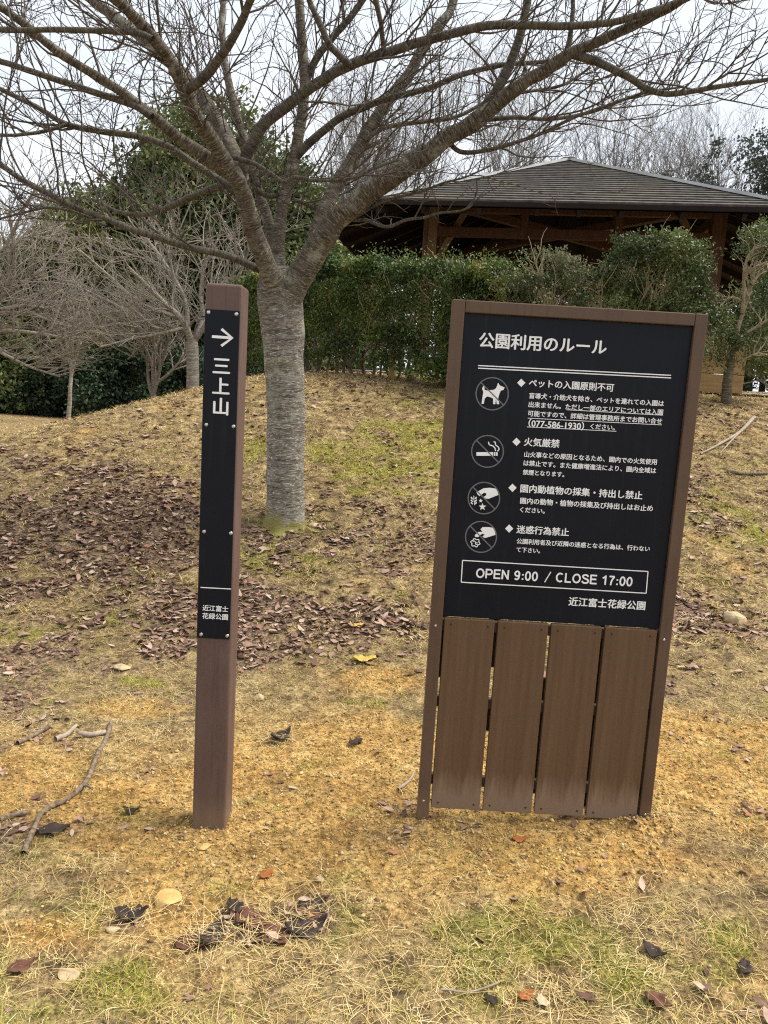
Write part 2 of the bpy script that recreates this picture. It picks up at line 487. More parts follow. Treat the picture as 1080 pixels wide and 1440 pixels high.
MT = {
    'ground': mat_ground(),
    'bark': mat_bark('cherry_bark', (.085, .074, .063), (.26, .235, .205), (.58, .54, .48), .2),
    'limb': mat_bark('limb_bark', (.034, .03, .026), (.095, .082, .07), (.18, .16, .135), .3),
    'twig': mat_bark('twig_bark', (.042, .034, .029), (.095, .078, .066), (.14, .12, .1), 0),
    'pale_bark': mat_bark('pale_bark', (.17, .145, .122), (.32, .28, .24), (.4, .36, .31), .15, .6),
    'grey_bark': mat_bark('grey_bark', (.12, .11, .105), (.22, .205, .195), (.3, .28, .27), 0, .5),
    'hedge_stem': mat_bark('hedge_stem_bark', (.045, .035, .025), (.13, .105, .075), (.2, .17, .12), .3),
    'tan_branch': mat_bark('tan_branch_bark', (.2, .16, .1), (.38, .31, .2), (.46, .4, .28), .25),
    'straw': mat_tint('dead_grass', [(0, (.11, .075, .045)), (.22, (.28, .19, .08)), (.5, (.48, .345, .135)), (.78, (.61, .465, .2)), (1, (.68, .56, .33))], .8, .15),
    'green': mat_tint('live_grass', [(0, (.08, .1, .02)), (.4, (.17, .19, .035)), (.75, (.33, .32, .06)), (1, (.42, .38, .1))], .7, .2),
    'litter': mat_tint('dry_leaves', [(0, (.06, .034, .026)), (.2, (.13, .074, .055)), (.5, (.25, .15, .11)), (.75, (.38, .26, .2)), (.94, (.47, .36, .28)), (.975, (.3, .12, .07)), (1, (.42, .25, .12))], .8, .15),
    'crumb': mat_tint('soil_crumbs', [(0, (.19, .12, .055)), (.5, (.43, .29, .125)), (.85, (.54, .39, .16)), (1, (.58, .45, .24))], .95, .1),
    'hedge': mat_tint('hedge_leaves', [(0, (.03, .05, .012)), (.5, (.066, .115, .022)), (.8, (.13, .175, .032)), (.97, (.2, .2, .05)), (1, (.3, .25, .1))], .5, .4, True),
    'shrub': mat_tint('shrub_leaves', [(0, (.03, .046, .014)), (.5, (.07, .105, .03)), (.85, (.13, .165, .045)), (1, (.24, .24, .09))], .5, .4, True),
    'dull_shrub': mat_tint('dull_shrub_leaves', [(0, (.055, .065, .03)), (.5, (.11, .125, .058)), (.85, (.19, .19, .1)), (1, (.32, .28, .18))], .6, .3, True),
    'ever': mat_tint('evergreen_leaves', [(0, (.045, .065, .025)), (.5, (.1, .13, .045)), (.85, (.17, .2, .07)), (1, (.24, .25, .1))], .6, .3, True),
    'ever_yellow': mat_tint('yellow_green_leaves', [(0, (.05, .065, .02)), (.5, (.11, .12, .035)), (1, (.2, .19, .06))], .6, .3, True),
    'ever_grey': mat_tint('grey_green_leaves', [(0, (.06, .068, .06)), (.5, (.1, .112, .095)), (1, (.13, .14, .115))], .7, .2, True),  # paler and greyer, to put distance haze into the leaf colour
    'dark_bush': mat_tint('dark_bush_leaves', [(0, (.012, .022, .012)), (.5, (.024, .043, .022)), (.9, (.045, .075, .035)), (1, (.11, .16, .09))], .55, .2, True),
    'plank': mat_wood_plank(),
    'frame': mat_metal_paint('brown_frame', (.085, .05, .031), (.112, .067, .043)),
    'pole': mat_metal_paint('maroon_brown_paint', (.095, .058, .048), (.125, .078, .066)),
    'panel': mat_panel(),
    'white': mat_flat('white_print', (.85, .86, .87), .5),
    'grey_print': mat_flat('grey_print', (.14, .145, .155), .5),
    'steel': mat_flat('screw_steel', (.55, .54, .52), .35, .5, 1.0),
    'dark_screw': mat_flat('dark_screw', (.03, .018, .012), .5),
    'shingle': mat_shingle(),
    'cap': mat_simple('hip_cap_metal', (.36, .37, .37), (.5, .51, .51), 3, .45, .4, 0),
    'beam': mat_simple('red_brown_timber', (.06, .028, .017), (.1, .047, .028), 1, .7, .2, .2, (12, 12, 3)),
    'column': mat_simple('lit_brown_timber_column', (.13, .078, .042), (.2, .125, .075), 1, .7, .2, .2, (20, 20, 2)),
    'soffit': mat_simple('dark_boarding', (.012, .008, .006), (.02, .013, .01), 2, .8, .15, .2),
    'tanwood': mat_simple('tan_boards', (.25, .16, .07), (.4, .27, .13), 1, .8, .2, .3, (3, 3, 25)),
    'stakewood': mat_simple('pale_stake', (.26, .2, .07), (.42, .34, .15), 1, .8, .2, .3, (20, 20, 3)),
    'paving': mat_simple('pale_paving', (.2, .2, .195), (.3, .3, .29), 5, .9, .2, .2),
    'stone': mat_simple('tan_stone', (.3, .22, .12), (.55, .43, .27), 30, .95, .1, .7),
    'yellow_stone': mat_simple('yellow_stone', (.38, .24, .08), (.58, .41, .17), 30, .95, .1, .7),
    'stick': mat_simple('dead_stick', (.06, .042, .03), (.3, .23, .16), 1, .9, .1, .9, (55, 55, 55)),
    'pale_stick': mat_simple('bleached_stick', (.2, .155, .11), (.4, .33, .26), 1, .85, .2, .4, (30, 30, 30)),
    'orange_leaf': mat_simple('orange_leaf', (.22, .075, .025), (.4, .15, .05), 30, .85, .12, .5),
    'brown_leaf': mat_simple('brown_leaf', (.075, .034, .024), (.16, .08, .054), 30, .85, .12, .5),
    'black_leaf': mat_simple('blackened_leaf', (.025, .018, .016), (.065, .047, .04), 30, .75, .15, .5),
    'yellow_leaf': mat_simple('yellow_leaf', (.4, .27, .06), (.55, .4, .12), 30, .85, .12, .5),
    'pale_leaf': mat_simple('pale_leaf', (.36, .3, .19), (.55, .47, .33), 30, .85, .12, .5),
}

# ------------------------------------------------------------------ tubes and growth
def tubes(P, R, k=5):
    """P (T,n,3), R (T,n) -> verts, faces, bark attr"""
    T, n, _ = P.shape
    t = np.gradient(P, axis=1); t /= np.linalg.norm(t, axis=2, keepdims=True) + 1e-9
    mean = P[:, -1] - P[:, 0]; mean /= np.linalg.norm(mean, axis=1, keepdims=True) + 1e-9
    ref = np.where(np.abs(mean[:, 2:3]) < .8, np.array([[0, 0, 1.]]), np.array([[0, 1., 0]]))
    ref = np.repeat(ref[:, None, :], n, 1)
    N = np.cross(t, ref); N /= np.linalg.norm(N, axis=2, keepdims=True) + 1e-9
    B = np.cross(t, N)
    a = np.arange(k) * 2 * np.pi / k
    ca, sa = np.cos(a), np.sin(a)
    V = P[:, :, None, :] + R[:, :, None, None] * (ca[None, None, :, None] * N[:, :, None, :] + sa[None, None, :, None] * B[:, :, None, :])
    ln = np.concatenate([np.zeros((T, 1)), np.cumsum(np.linalg.norm(np.diff(P, axis=1), axis=2), 1)], 1) + (np.arange(T) * 1.37 % 50)[:, None]
    rm = R
    A = np.stack([np.broadcast_to(rm[:, :, None] * ca, (T, n, k)), np.broadcast_to(rm[:, :, None] * sa, (T, n, k)), np.broadcast_to(ln[:, :, None], (T, n, k))], -1)
    idx = np.arange(T * n * k).reshape(T, n, k)
    q = np.stack([idx[:, :-1, :], np.roll(idx[:, :-1, :], -1, 2), np.roll(idx[:, 1:, :], -1, 2), idx[:, 1:, :]], -1).reshape(-1, 4)
    return V.reshape(-1, 3), q, A.reshape(-1, 3)

def join(parts):
    V, F, A, o = [], [], [], 0
    for v, f, a in parts:
        V.append(v); F.append(f + o); A.append(a); o += len(v)
    return np.concatenate(V), np.concatenate(F), np.concatenate(A)

def catmull(pts, m):
    p = np.asarray(pts, float)
    q = np.vstack([2 * p[0] - p[1], p, 2 * p[-1] - p[-2]])
    u = np.linspace(0, len(p) - 1 - 1e-6, m); i = u.astype(int); f = (u - i)[:, None]
    a, b, c, d = q[i], q[i + 1], q[i + 2], q[i + 3]
    return .5 * (2 * b + (c - a) * f + (2 * a - 5 * b + 4 * c - d) * f**2 + (3 * b - 3 * c + d - a) * f**3)

def grow(P, R, N, length, n, ang, up, wig, g, t0=.15, rmax=.6, r_abs=None, r_end=.0008, power=1.0, curl=0.0):
    """N new shoots from the polylines P (T,m,3)"""
    T, m, _ = P.shape
    L = np.linalg.norm(np.diff(P, axis=1), axis=2).sum(1)
    w = L ** power
    pi = g.choice(T, N, p=w / w.sum())
    tt = (t0 + (1 - t0) * g.random(N)) * (m - 1) * .999
    i = tt.astype(int); f = (tt - i)[:, None]
    p0 = P[pi, i] * (1 - f) + P[pi, i + 1] * f
    tg = P[pi, i + 1] - P[pi, i]; tg /= np.linalg.norm(tg, axis=1, keepdims=True) + 1e-9
    r0 = R[pi, i] * (1 - f[:, 0]) + R[pi, i + 1] * f[:, 0]
    rv = g.normal(size=(N, 3)); rv -= (rv * tg).sum(1, keepdims=True) * tg; rv /= np.linalg.norm(rv, axis=1, keepdims=True) + 1e-9
    a = np.radians(g.uniform(ang[0], ang[1], N))[:, None]
    d = np.cos(a) * tg + np.sin(a) * rv
    d[:, 2] += up * g.uniform(.3, 1.4, N); d[:, 2] = np.where(d[:, 2] < -.15, -.6 * d[:, 2] - .15, d[:, 2]); d /= np.linalg.norm(d, axis=1, keepdims=True)
    ln = g.uniform(length[0], length[1], N)
    st = (ln / (n - 1))[:, None]
    Q = np.zeros((N, n, 3)); Q[:, 0] = p0
    bend = g.normal(size=(N, 3)) * curl
    for j in range(1, n):
        d = d + g.normal(size=(N, 3)) * wig + bend; d[:, 2] += up * .25
        d /= np.linalg.norm(d, axis=1, keepdims=True)
        Q[:, j] = Q[:, j - 1] + d * st
    rs = np.minimum(r0 * rmax, r_abs if r_abs is not None else 1e9)
    if r_abs is not None and np.ndim(r_abs) == 0: rs = np.minimum(r0 * rmax, r_abs * g.uniform(.7, 1.3, N))
    s = np.linspace(0, 1, n)[None, :]
    RR = (rs[:, None] * (1 - s) ** .8 + r_end) * g.uniform(.84, 1.16, (N, n))
    return Q, RR

# ------------------------------------------------------------------ ground
def axis_pts(lo, hi, fine_lo, fine_hi, d, gr):
    a = list(np.arange(fine_lo, fine_hi, d))
    x, s = fine_hi, d
    while x < hi: a.append(x); s *= gr; x += s
    a.append(hi)
    b = []; x, s = fine_lo, d
    while x > lo:
        s *= gr; x -= s; b.append(max(x, lo))
    return np.array(sorted(set(b + a)))
gx = axis_pts(-600, 600, -2.2, 2.2, .018, 1.045)
gy = axis_pts(-60, 900, 1.2, 4.6, .018, 1.03)
GX, GY = np.meshgrid(gx, gy)
Lm, Sm, Mm = masks(GX, GY)
nearw = np.clip((14 - np.hypot(GX, GY)) / 8, 0, 1)
GZ = H(GX, GY) + micro(GX, GY, Sm) * nearw
def ground_z(x, y, S=None):
    if S is None: _, S, _ = masks(x, y)
    return H(x, y) + micro(x, y, S) * np.clip((14 - np.hypot(x, y)) / 8, 0, 1)
ny, nx = GX.shape
gi = np.arange(nx * ny).reshape(ny, nx)
gq = np.stack([gi[:-1, :-1], gi[:-1, 1:], gi[1:, 1:], gi[1:, :-1]], -1).reshape(-1, 4)
g = mesh_np('ground', np.stack([GX, GY, GZ], -1).reshape(-1, 3), gq, MT['ground'], smooth=True,
            attrs={'leaf': Lm.ravel(), 'soil': Sm.ravel(), 'moss': Mm.ravel()})
tag(g, 'dry grass and yellow soil rising to a mound behind the signs', 'ground', kind='structure')

# pale paved path behind the hedge
pv = []
ps = [(-3.0, 13.2), (0, 11.6), (3, 10.6), (8, 10.4)]
pc = catmull(np.array(ps), 40)
for (x, y) in pc:
    for o_ in (0, .7, 1.4):
        pv.append((x + .3 * o_, y + o_, H(x + .3 * o_, y + o_) + .03))
pv = np.array(pv); pi_ = np.arange(len(pv)).reshape(-1, 3)
pq = np.concatenate([np.stack([pi_[:-1, j], pi_[1:, j], pi_[1:, j + 1], pi_[:-1, j + 1]], -1) for j in (0, 1)])
tag(mesh_np('path', pv, pq, MT['paving']), 'pale paved path behind the hedge', 'path', kind='structure')

# ------------------------------------------------------------------ the rules sign
SY = 2.70
def on(px, py, Y=SY):
    p = at(px, py, Y); return p[0], p[2]
sx0, sx1 = on(637, 422)[0], on(997, 440)[0]
sz1 = .5 * (on(637, 422)[1] + on(997, 440)[1])
pw = .043
gl = float(ground_z(np.array([sx0]), np.array([SY]))[0]); grr = float(ground_z(np.array([sx1]), np.array([SY]))[0])
sign = empty('park_rules_sign', (0.5 * (sx0 + sx1), SY + .03, min(gl, grr)),
             'large brown framed notice board with white park rules on black, planks below', 'notice board')
bm = bmesh.new(); bm_box(bm, sx0, sx0 + pw, SY, SY + .06, gl - .25, sz1, .003); mesh_bm('post', bm, MT['frame'], sign)
bm = bmesh.new(); bm_box(bm, sx1 - pw, sx1, SY, SY + .06, grr - .25, sz1, .003); mesh_bm('post', bm, MT['frame'], sign)
rail_h = .042
bm = bmesh.new(); bm_box(bm, sx0 + pw + .001, sx1 - pw - .001, SY + .001, SY + .06, sz1 - rail_h, sz1 - .0005, .003); mesh_bm('top_rail', bm, MT['frame'], sign)
zb = .5 * (on(622, 866, SY + .012)[1] + on(927, 885, SY + .012)[1])
PY = SY + .014
bm = bmesh.new(); bm_box(bm, sx0 + pw + .001, sx1 - pw - .001, PY, PY + .012, zb, sz1 - rail_h - .001, .0015)
panel = mesh_bm('panel', bm, MT['panel'], sign)
# planks
def q5(x, y): return on(560 + x / 2.4545, 840 + y / 2.4545)
pl_top = [((158, 68), (332, 80)), ((343, 80), (516, 92)), ((527, 91), (700, 102)), ((712, 103), (890, 114))]
pl_bot = [((117, 727), (283, 738)), ((296, 738), (463, 748)), ((474, 748), (642, 760)), ((654, 760), (828, 775))]
for i in range(4):
    (a, b), (c, d) = pl_top[i], pl_bot[i]
    xl = .5 * (q5(*a)[0] + q5(*c)[0]); xr = .5 * (q5(*b)[0] + q5(*d)[0])
    zt = zb - .004; z0 = .5 * (q5(*c)[1] + q5(*d)[1])
    bm = bmesh.new(); bm_box(bm, xl, xr, SY + .003, SY + .027, z0, zt, .0025)
    base_z = z0
    bmesh.ops.recalc_face_normals(bm, faces=bm.faces)
    p = mesh_bm('plank', bm, MT['plank'], sign)
    # origin at the plank's foot so the mud band follows each plank
    sh = Vector((xl, SY, z0)) - Vector(parent_origin(sign))
    for v in p.data.vertices: v.co -= sh
    p.location = sh
    for (fx, fz) in ((.13, .022), (.87, .022)):
        for zz in (zt - fz, z0 + fz):
            b2 = bmesh.new(); bm_dome(b2, (xl + (xr - xl) * fx, SY + .003, zz), .0042, 8, .3)
            s_ = mesh_bm('screw', b2, MT['dark_screw'], p)
# cross rails behind the planks
for zz in (zb - .035, zb - .33, .5 * (gl + grr) + .12):
    bm = bmesh.new(); bm_box(bm, sx0 + pw + .001, sx1 - pw - .001, SY + .0275, SY + .05, zz - .02, zz + .02, .002); mesh_bm('cross_rail', bm, MT['frame'], sign)
for (gx_, za, zc_) in ((2, .06, .52), (3, .02, .74), (4, .02, .74), (0, .5, .74), (1, .55, .74), (1, .3, .42)):
    tp = q5(*pl_top[gx_][0]) if gx_ < 4 else q5(*pl_top[3][1]); bt_ = q5(*pl_bot[gx_][0]) if gx_ < 4 else q5(*pl_bot[3][1])
    xx = .5 * (tp[0] + bt_[0]) + (-.006 if gx_ < 4 else .006)
    bm = bmesh.new(); bm_box(bm, xx - .02, xx + .02, SY + .051, SY + .063, za, zc_, .001); mesh_bm('batten', bm, MT['dark_screw'], sign)
for (px, py) in ((612.5, 880), (934, 900), (595.5, 1126.5), (907.5, 1146)):
    x, z = on(px, py, SY); b2 = bmesh.new(); bm_dome(b2, (x, SY, z), .0052, 10, .45); mesh_bm('bolt', b2, MT['steel'], sign)

# lettering ---------------------------------------------------------
def text_geo(body, off=.022):
    c = bpy.data.curves.new('lettering', 'FONT'); c.body = body; c.offset = off; c.resolution_u = 3
    o = bpy.data.objects.new('lettering', c); COL.objects.link(o)
    bpy.context.view_layer.update()
    me = bpy.data.meshes.new_from_object(o.evaluated_get(bpy.context.evaluated_depsgraph_get()))
    V = np.array([v.co[:] for v in me.vertices]); F = [tuple(p.vertices) for p in me.polygons]
    bpy.data.objects.remove(o); bpy.data.curves.remove(c); bpy.data.meshes.remove(me)
    return V, F

def put_text(body, L, Rr, Yp, parent, mat, off=.022, hscale=1.0, label=None):
    V, F = text_geo(body, 0.0)
    (xl, zl), (xr, zr) = on(L[0], L[1], Yp), on(Rr[0], Rr[1], Yp)
    zc = .5 * (zl + zr)
    w = V[:, 0].max() - V[:, 0].min(); s = (xr - xl) / w
    cy = .36 if any(ord(ch) > 0x2fff for ch in body) else .5 * (V[:, 1].max() + V[:, 1].min())
    X = xl + (V[:, 0] - V[:, 0].min()) * s; Z = zc + (V[:, 1] - cy) * s * hscale
    bm = bmesh.new(); w_ = off * s
    for k, (ox, oz) in enumerate(((0, 0), (-w_, 0), (w_, 0), (0, w_ * .6), (0, -w_ * .6))):   # heavier strokes
        vs = [bm.verts.new((x + ox, Yp - k * .00003, z + oz)) for x, z in zip(X, Z)]
        for f in F:
            try: bm.faces.new([vs[i] for i in f])
            except ValueError: pass
    bmesh.ops.recalc_face_normals(bm, faces=bm.faces)
    for f in bm.faces:
        if f.normal.y > 0: f.normal_flip()
    return mesh_bm('lettering', bm, mat, parent)

def poly_px(bm, pts, Yp, cv=lambda x, y: (x, y)):
    vs = []
    for x, y in pts:
        X, Z = on(*cv(x, y), Yp); vs.append(bm.verts.new((X, Yp, Z)))
    
    from mathutils.geometry import tessellate_polygon
    for tri in tessellate_polygon([[Vector((v.co.x, v.co.z, 0)) for v in vs]]):
        try: bm.faces.new([vs[i] for i in tri])
        except ValueError: pass
def stroke_px(bm, pts, w, Yp, cv=lambda x, y: (x, y), closed=False):
    """a printed line of width w (photo px) along pts"""
    P = np.array([cv(x, y) for x, y in pts], float); n = len(P)
    if closed: t = np.roll(P, -1, 0) - np.roll(P, 1, 0)
    else: t = np.gradient(P, axis=0)
    t /= np.linalg.norm(t, axis=1, keepdims=True); nn = np.stack([-t[:, 1], t[:, 0]], 1) * w / 2
    A = [bm.verts.new((lambda q: (q[0], Yp, q[1]))(on(*(p + m), Yp))) for p, m in zip(P, nn)]
    B = [bm.verts.new((lambda q: (q[0], Yp, q[1]))(on(*(p - m), Yp))) for p, m in zip(P, nn)]
    for i in range(n if closed else n - 1):
        j = (i + 1) % n; bm.faces.new((A[i], A[j], B[j], B[i]))
def circ(cx, cy, r, n=40): return [(cx + r * math.cos(2 * math.pi * i / n), cy + r * math.sin(2 * math.pi * i / n)) for i in range(n)]

TY = PY - .0009
W_, G_ = MT['white'], MT['grey_print']
LINES = [
    ('公園利用のルール', (674, 480), (853, 487), .026), ('ペットの入園原則不可', (744, 539.3), (863.3, 544.6), .026),
    ('盲導犬・介助犬を除き、ペットを連れての入園は', (744, 557.7), (933.6, 566.4), .024), ('出来ません。ただし一部のエリアについては入園', (743.3, 570), (932.4, 578.8), .024),
    ('可能ですので、詳細は管理事務所までお問い合せ', (742.3, 582.1), (931, 591.6), .024), ('（077-586-1930）', (743.5, 595.3), (821, 599.3), .024), ('ください。', (830.5, 599.8), (864.5, 601.4), .024),
    ('火気厳禁', (737.3, 621.3), (786.7, 624.2), .026), ('山火事などの原因となるため、園内での火気使用', (737.3, 639.8), (923.7, 649), .024),
    ('は禁止です。また健康増進法により、園内全域は', (736.3, 652.2), (922.7, 661), .024), ('禁煙となります。', (735.3, 664.3), (793.5, 667.2), .024),
    ('園内動植物の採集・持出し禁止', (732, 687.3), (903.3, 696.6), .026), ('園内の動物・植物の採集及び持出しはお止め', (731.7, 704.2), (918, 715), .024), ('ください。', (731.5, 716.7), (766, 718.8), .024),
    ('迷惑行為禁止', (726.7, 744.5), (800, 748.6), .026), ('公園利用者及び近隣の迷惑となる行為は、行わない', (726.7, 760.8), (913.7, 772.2), .024), ('て下さい。', (726.3, 772.7), (759.5, 775), .024),
    ('近江富士花緑公園', (800, 845.6), (907.3, 852.4), .026)]
for body, a, b, off in LINES:
    put_text(body, a, b, TY, panel, W_, off)
def arc(cx, cy, rx, ry, a0, a1, n=16): return [(cx + rx * math.cos(R_(a0 + (a1 - a0) * i / (n - 1))), cy + ry * math.sin(R_(a0 + (a1 - a0) * i / (n - 1)))) for i in range(n)]
# heavy sans capitals as strokes in a box of height 1; y up; value = (advance, strokes)
GL = {'O': (.8, [(arc(.37, .5, .29, .43, 0, 360, 30), 1)]), 'P': (.7, [([(.08, 0), (.08, 1)], 0), ([(.08, .93), (.36, .93)] + arc(.36, .68, .2, .25, 90, -90, 12) + [(.08, .43)], 0)]),
      'E': (.68, [([(.08, 0), (.08, 1)], 0), ([(.08, .93), (.58, .93)], 0), ([(.08, .52), (.54, .52)], 0), ([(.08, .07), (.6, .07)], 0)]), 'N': (.76, [([(.08, 0), (.08, 1)], 0), ([(.08, .96), (.56, .04)], 0), ([(.56, 0), (.56, 1)], 0)]),
      'C': (.76, [(arc(.37, .5, .29, .43, 50, 310, 26), 0)]), 'L': (.63, [([(.08, 0), (.08, 1)], 0), ([(.08, .07), (.55, .07)], 0)]),
      'S': (.7, [(catmull([(.54, .74), (.46, .89), (.31, .93), (.14, .88), (.1, .74), (.18, .6), (.36, .51), (.52, .42), (.57, .27), (.48, .1), (.31, .07), (.13, .12), (.07, .28)], 40), 0)]),
      '0': (.59, [(arc(.27, .5, .19, .43, 0, 360, 28), 1)]), '9': (.59, [(arc(.27, .68, .18, .25, 0, 360, 24), 1), (catmull([(.45, .68), (.44, .4), (.36, .14), (.22, .07), (.09, .16)], 16), 0)]),
      '1': (.59, [([(.34, 0), (.34, 1)], 0), (catmull([(.34, .95), (.24, .8), (.09, .7)], 8), 0)]), '7': (.59, [([(.06, .93), (.5, .93)], 0), (catmull([(.48, .9), (.32, .6), (.24, .3), (.22, 0)], 12), 0)]),
      ':': (.33, [([(.16, .06), (.16, .22)], 0), ([(.16, .52), (.16, .68)], 0)]), '/': (.3, [([(.02, -.05), (.32, 1.05)], 2)]), ' ': (.3, [])}
def hours(body, L, Rr, capz, wd=.17):
    adv = sum(GL[c][0] for c in body); (xl, zl), (xr, zr) = on(*L, TY), on(*Rr, TY); zc_ = .5 * (zl + zr); sx = (xr - xl) / adv
    bm = bmesh.new(); x0 = xl; kk = 0
    for ch in body:
        for pts, cl in GL[ch][1]:
            P = np.array([(x0 + x * sx, zc_ + (y - .5) * capz) for x, y in pts]); kk += 1
            t = np.roll(P, -1, 0) - np.roll(P, 1, 0) if cl == 1 else np.gradient(P, axis=0)
            if cl == 1: P = P[:-1]; t = np.roll(P, -1, 0) - np.roll(P, 1, 0)
            t /= np.linalg.norm(t, axis=1, keepdims=True); w2 = (wd if cl != 2 else .1) * capz / 2; nn = np.stack([-t[:, 1], t[:, 0]], 1) * w2
            A = [bm.verts.new((p[0], TY - kk * .00002, p[1])) for p in P + nn]; B = [bm.verts.new((p[0], TY - kk * .00002, p[1])) for p in P - nn]
            for i in range(len(P) if cl == 1 else len(P) - 1):
                j = (i + 1) % len(P); bm.faces.new((A[i], A[j], B[j], B[i]))
        x0 += GL[ch][0] * sx
    mesh_bm('lettering', bm, W_, panel)
hours('OPEN 9:00', (669.3, 806), (757.5, 810.6), .0345); hours('/', (766, 811.2), (773.5, 811.7), .036); hours('CLOSE 17:00', (781.5, 812), (890.5, 818), .0345)
for (x, y) in ((733, 538.3), (726.3, 621.3), (720.7, 686), (716, 743.3)):
    bm = bmesh.new(); poly_px(bm, [(x - 5.8, y), (x, y - 5.8), (x + 5.8, y), (x, y + 5.8)], TY); mesh_bm('diamond_mark', bm, W_, panel)
for a, b, w in (((672.3, 514), (943.7, 527.8), 1.5), ((672.3, 517.7), (943.7, 531.5), 1.5), ((796.7, 576.2), (932.3, 583.9), .8), ((742.3, 588), (930.7, 597.5), .8), ((741, 600.3), (866.7, 606.5), .8)):
    bm = bmesh.new(); stroke_px(bm, [a, b], w, TY); mesh_bm('rule_line', bm, W_, panel)
bm = bmesh.new()
bx_ = [(650.5, 788), (911.3, 803.7), (908.7, 834.3), (648.6, 818.7)]
for i in range(4): stroke_px(bm, [bx_[i], bx_[(i + 1) % 4]], 1.4, TY - .0001 * i)
mesh_bm('hours_border', bm, W_, panel)
cz = lambda x, y: (640 + x / 5.3333, 520 + y / 5.3333)
def icon(cx, cy, r, shapes, strokes):
    bm = bmesh.new()
    for s in shapes: poly_px(bm, s, TY, cz)
    for s, w in strokes: stroke_px(bm, s, w, TY - .00005, cz)
    mesh_bm('pictogram', bm, W_, panel)
    bm = bmesh.new(); stroke_px(bm, circ(cx, cy, r), 1.7, TY - .0002, cz, True)
    k = r * .7071; stroke_px(bm, [(cx - k, cy - k), (cx + k, cy + k)], 1.7, TY - .0003, cz)
    mesh_bm('prohibition_ring', bm, G_, panel)
dog = [(210, 122), (222, 126), (219, 147), (234, 156), (290, 150), (308, 138), (322, 97), (336, 118), (372, 133), (362, 150), (341, 158), (331, 185), (323, 212), (331, 258), (313, 258), (306, 215), (301, 258), (285, 258), (285, 215), (262, 205), (240, 200), (222, 215), (215, 255), (198, 255), (205, 205), (212, 167), (202, 142)]
icon(278, 180, 121, [dog], [])
icon(243, 612, 119, [[(160, 618), (284, 618), (284, 645), (160, 645)], [(290, 618), (302, 618), (302, 645), (290, 645)], [(307, 618), (319, 618), (319, 645), (307, 645)]],
     [(catmull([(250, 540), (257, 562), (284, 572), (298, 588), (304, 610)], 14), 1.5), (catmull([(289, 538), (303, 546), (302, 562), (322, 578), (329, 596), (317, 611)], 16), 1.5)])
star = [(205 + (29 if i % 2 == 0 else 12) * math.sin(i * math.pi / 5), 1028 - (29 if i % 2 == 0 else 12) * math.cos(i * math.pi / 5)) for i in range(10)]
flo = [(192 + (15 if i % 2 == 0 else 8) * math.sin(i * math.pi / 5), 982 - (15 if i % 2 == 0 else 8) * math.cos(i * math.pi / 5)) for i in range(10)]
sprig = [[(140 + dx * 6, yy), (140 + dx * 20, yy - 14), (140 + dx * 24, yy - 4), (140 + dx * 8, yy + 8)] for yy in (965, 985, 1003) for dx in (-1, 1)]
icon(216, 962, 118, [[(160, 918), (185, 905), (215, 888), (265, 885), (312, 893), (325, 938), (250, 968), (226, 965), (216, 952), (234, 941), (234, 926), (215, 922), (196, 938), (184, 948), (166, 932)], star, flo] + sprig,
     [([(140, 945), (141, 975), (148, 1015)], 1.0)])
icon(194, 1253, 116, [[(148, 1240), (174, 1216), (206, 1216), (190, 1197), (206, 1180), (255, 1180), (297, 1188), (302, 1238), (225, 1262), (205, 1252), (222, 1236), (206, 1229), (186, 1240), (176, 1254), (150, 1254)]], [])
bm = bmesh.new(); blob = [(152 + 31 * math.cos(a) * (1 + .16 * math.sin(6 * a)), 1297 + 28 * math.sin(a) * (1 + .16 * math.sin(6 * a))) for a in np.linspace(0, 2 * math.pi, 40, endpoint=False)]
stroke_px(bm, blob, 1.2, TY, cz, True); stroke_px(bm, catmull([(133, 1290), (146, 1284), (155, 1297), (168, 1296)], 10), 1.0, TY, cz); stroke_px(bm, catmull([(150, 1300), (158, 1310), (170, 1306)], 8), 1.0, TY, cz)
mesh_bm('pictogram', bm, W_, panel)

# ------------------------------------------------------------------ the direction post
QY = 2.60
px0 = on(289, 397, QY)[0]; pwid = .122
pz1 = on(289, 397, QY)[1]
pg = float(ground_z(np.array([px0 + .06]), np.array([QY]))[0])
post = empty('direction_post', (px0 + pwid / 2, QY + pwid / 2, pg), 'square maroon brown signpost with black name plate and white arrow', 'signpost')
bm = bmesh.new(); bm_box(bm, px0, px0 + pwid, QY, QY + pwid, pg - .3, pz1, .0095, 3); mesh_bm('post', bm, MT['pole'], post)
ZY = QY - .004
zt = .5 * (on(288.8, 434, ZY)[1] + on(336.8, 437.8, ZY)[1]); zb2 = .5 * (on(278.2, 897.2, ZY)[1] + on(324, 899, ZY)[1])
bm = bmesh.new(); bm_box(bm, px0 + .0015, px0 + .1165, ZY, QY - .0003, zb2, zt, .0008, 1); plate = mesh_bm('name_plate', bm, MT['panel'], post)
for (x, y) in ((293.2, 439.3), (332.4, 441.9), (290.2, 597.3), (328.3, 599.8), (287, 747.6), (324.5, 749.9), (282.8, 892.3), (319.5, 894.3)):
    X, Z = on(x, y, ZY); b2 = bmesh.new(); bm_dome(b2, (X, ZY - .0002, Z), .0068, 14, .55); mesh_bm('screw', b2, MT['steel'], plate)
LY = ZY - .0007
bm = bmesh.new(); stroke_px(bm, [(298, 473.2), (326, 475.2)], 3.8, LY)
stroke_px(bm, [(311.5, 462.7), (326.5, 475.3), (311.2, 486.4)], 3.8, LY - .0001)
mesh_bm('arrow', bm, W_, plate)
for ch, (a, b) in (('三', ((299.8, 514.3), (323, 515.6))), ('上', ((299.3, 543), (322.3, 544.2))), ('山', ((300.3, 571.5), (320.6, 572.6)))):
    put_text(ch, a, b, LY, plate, W_, .026)
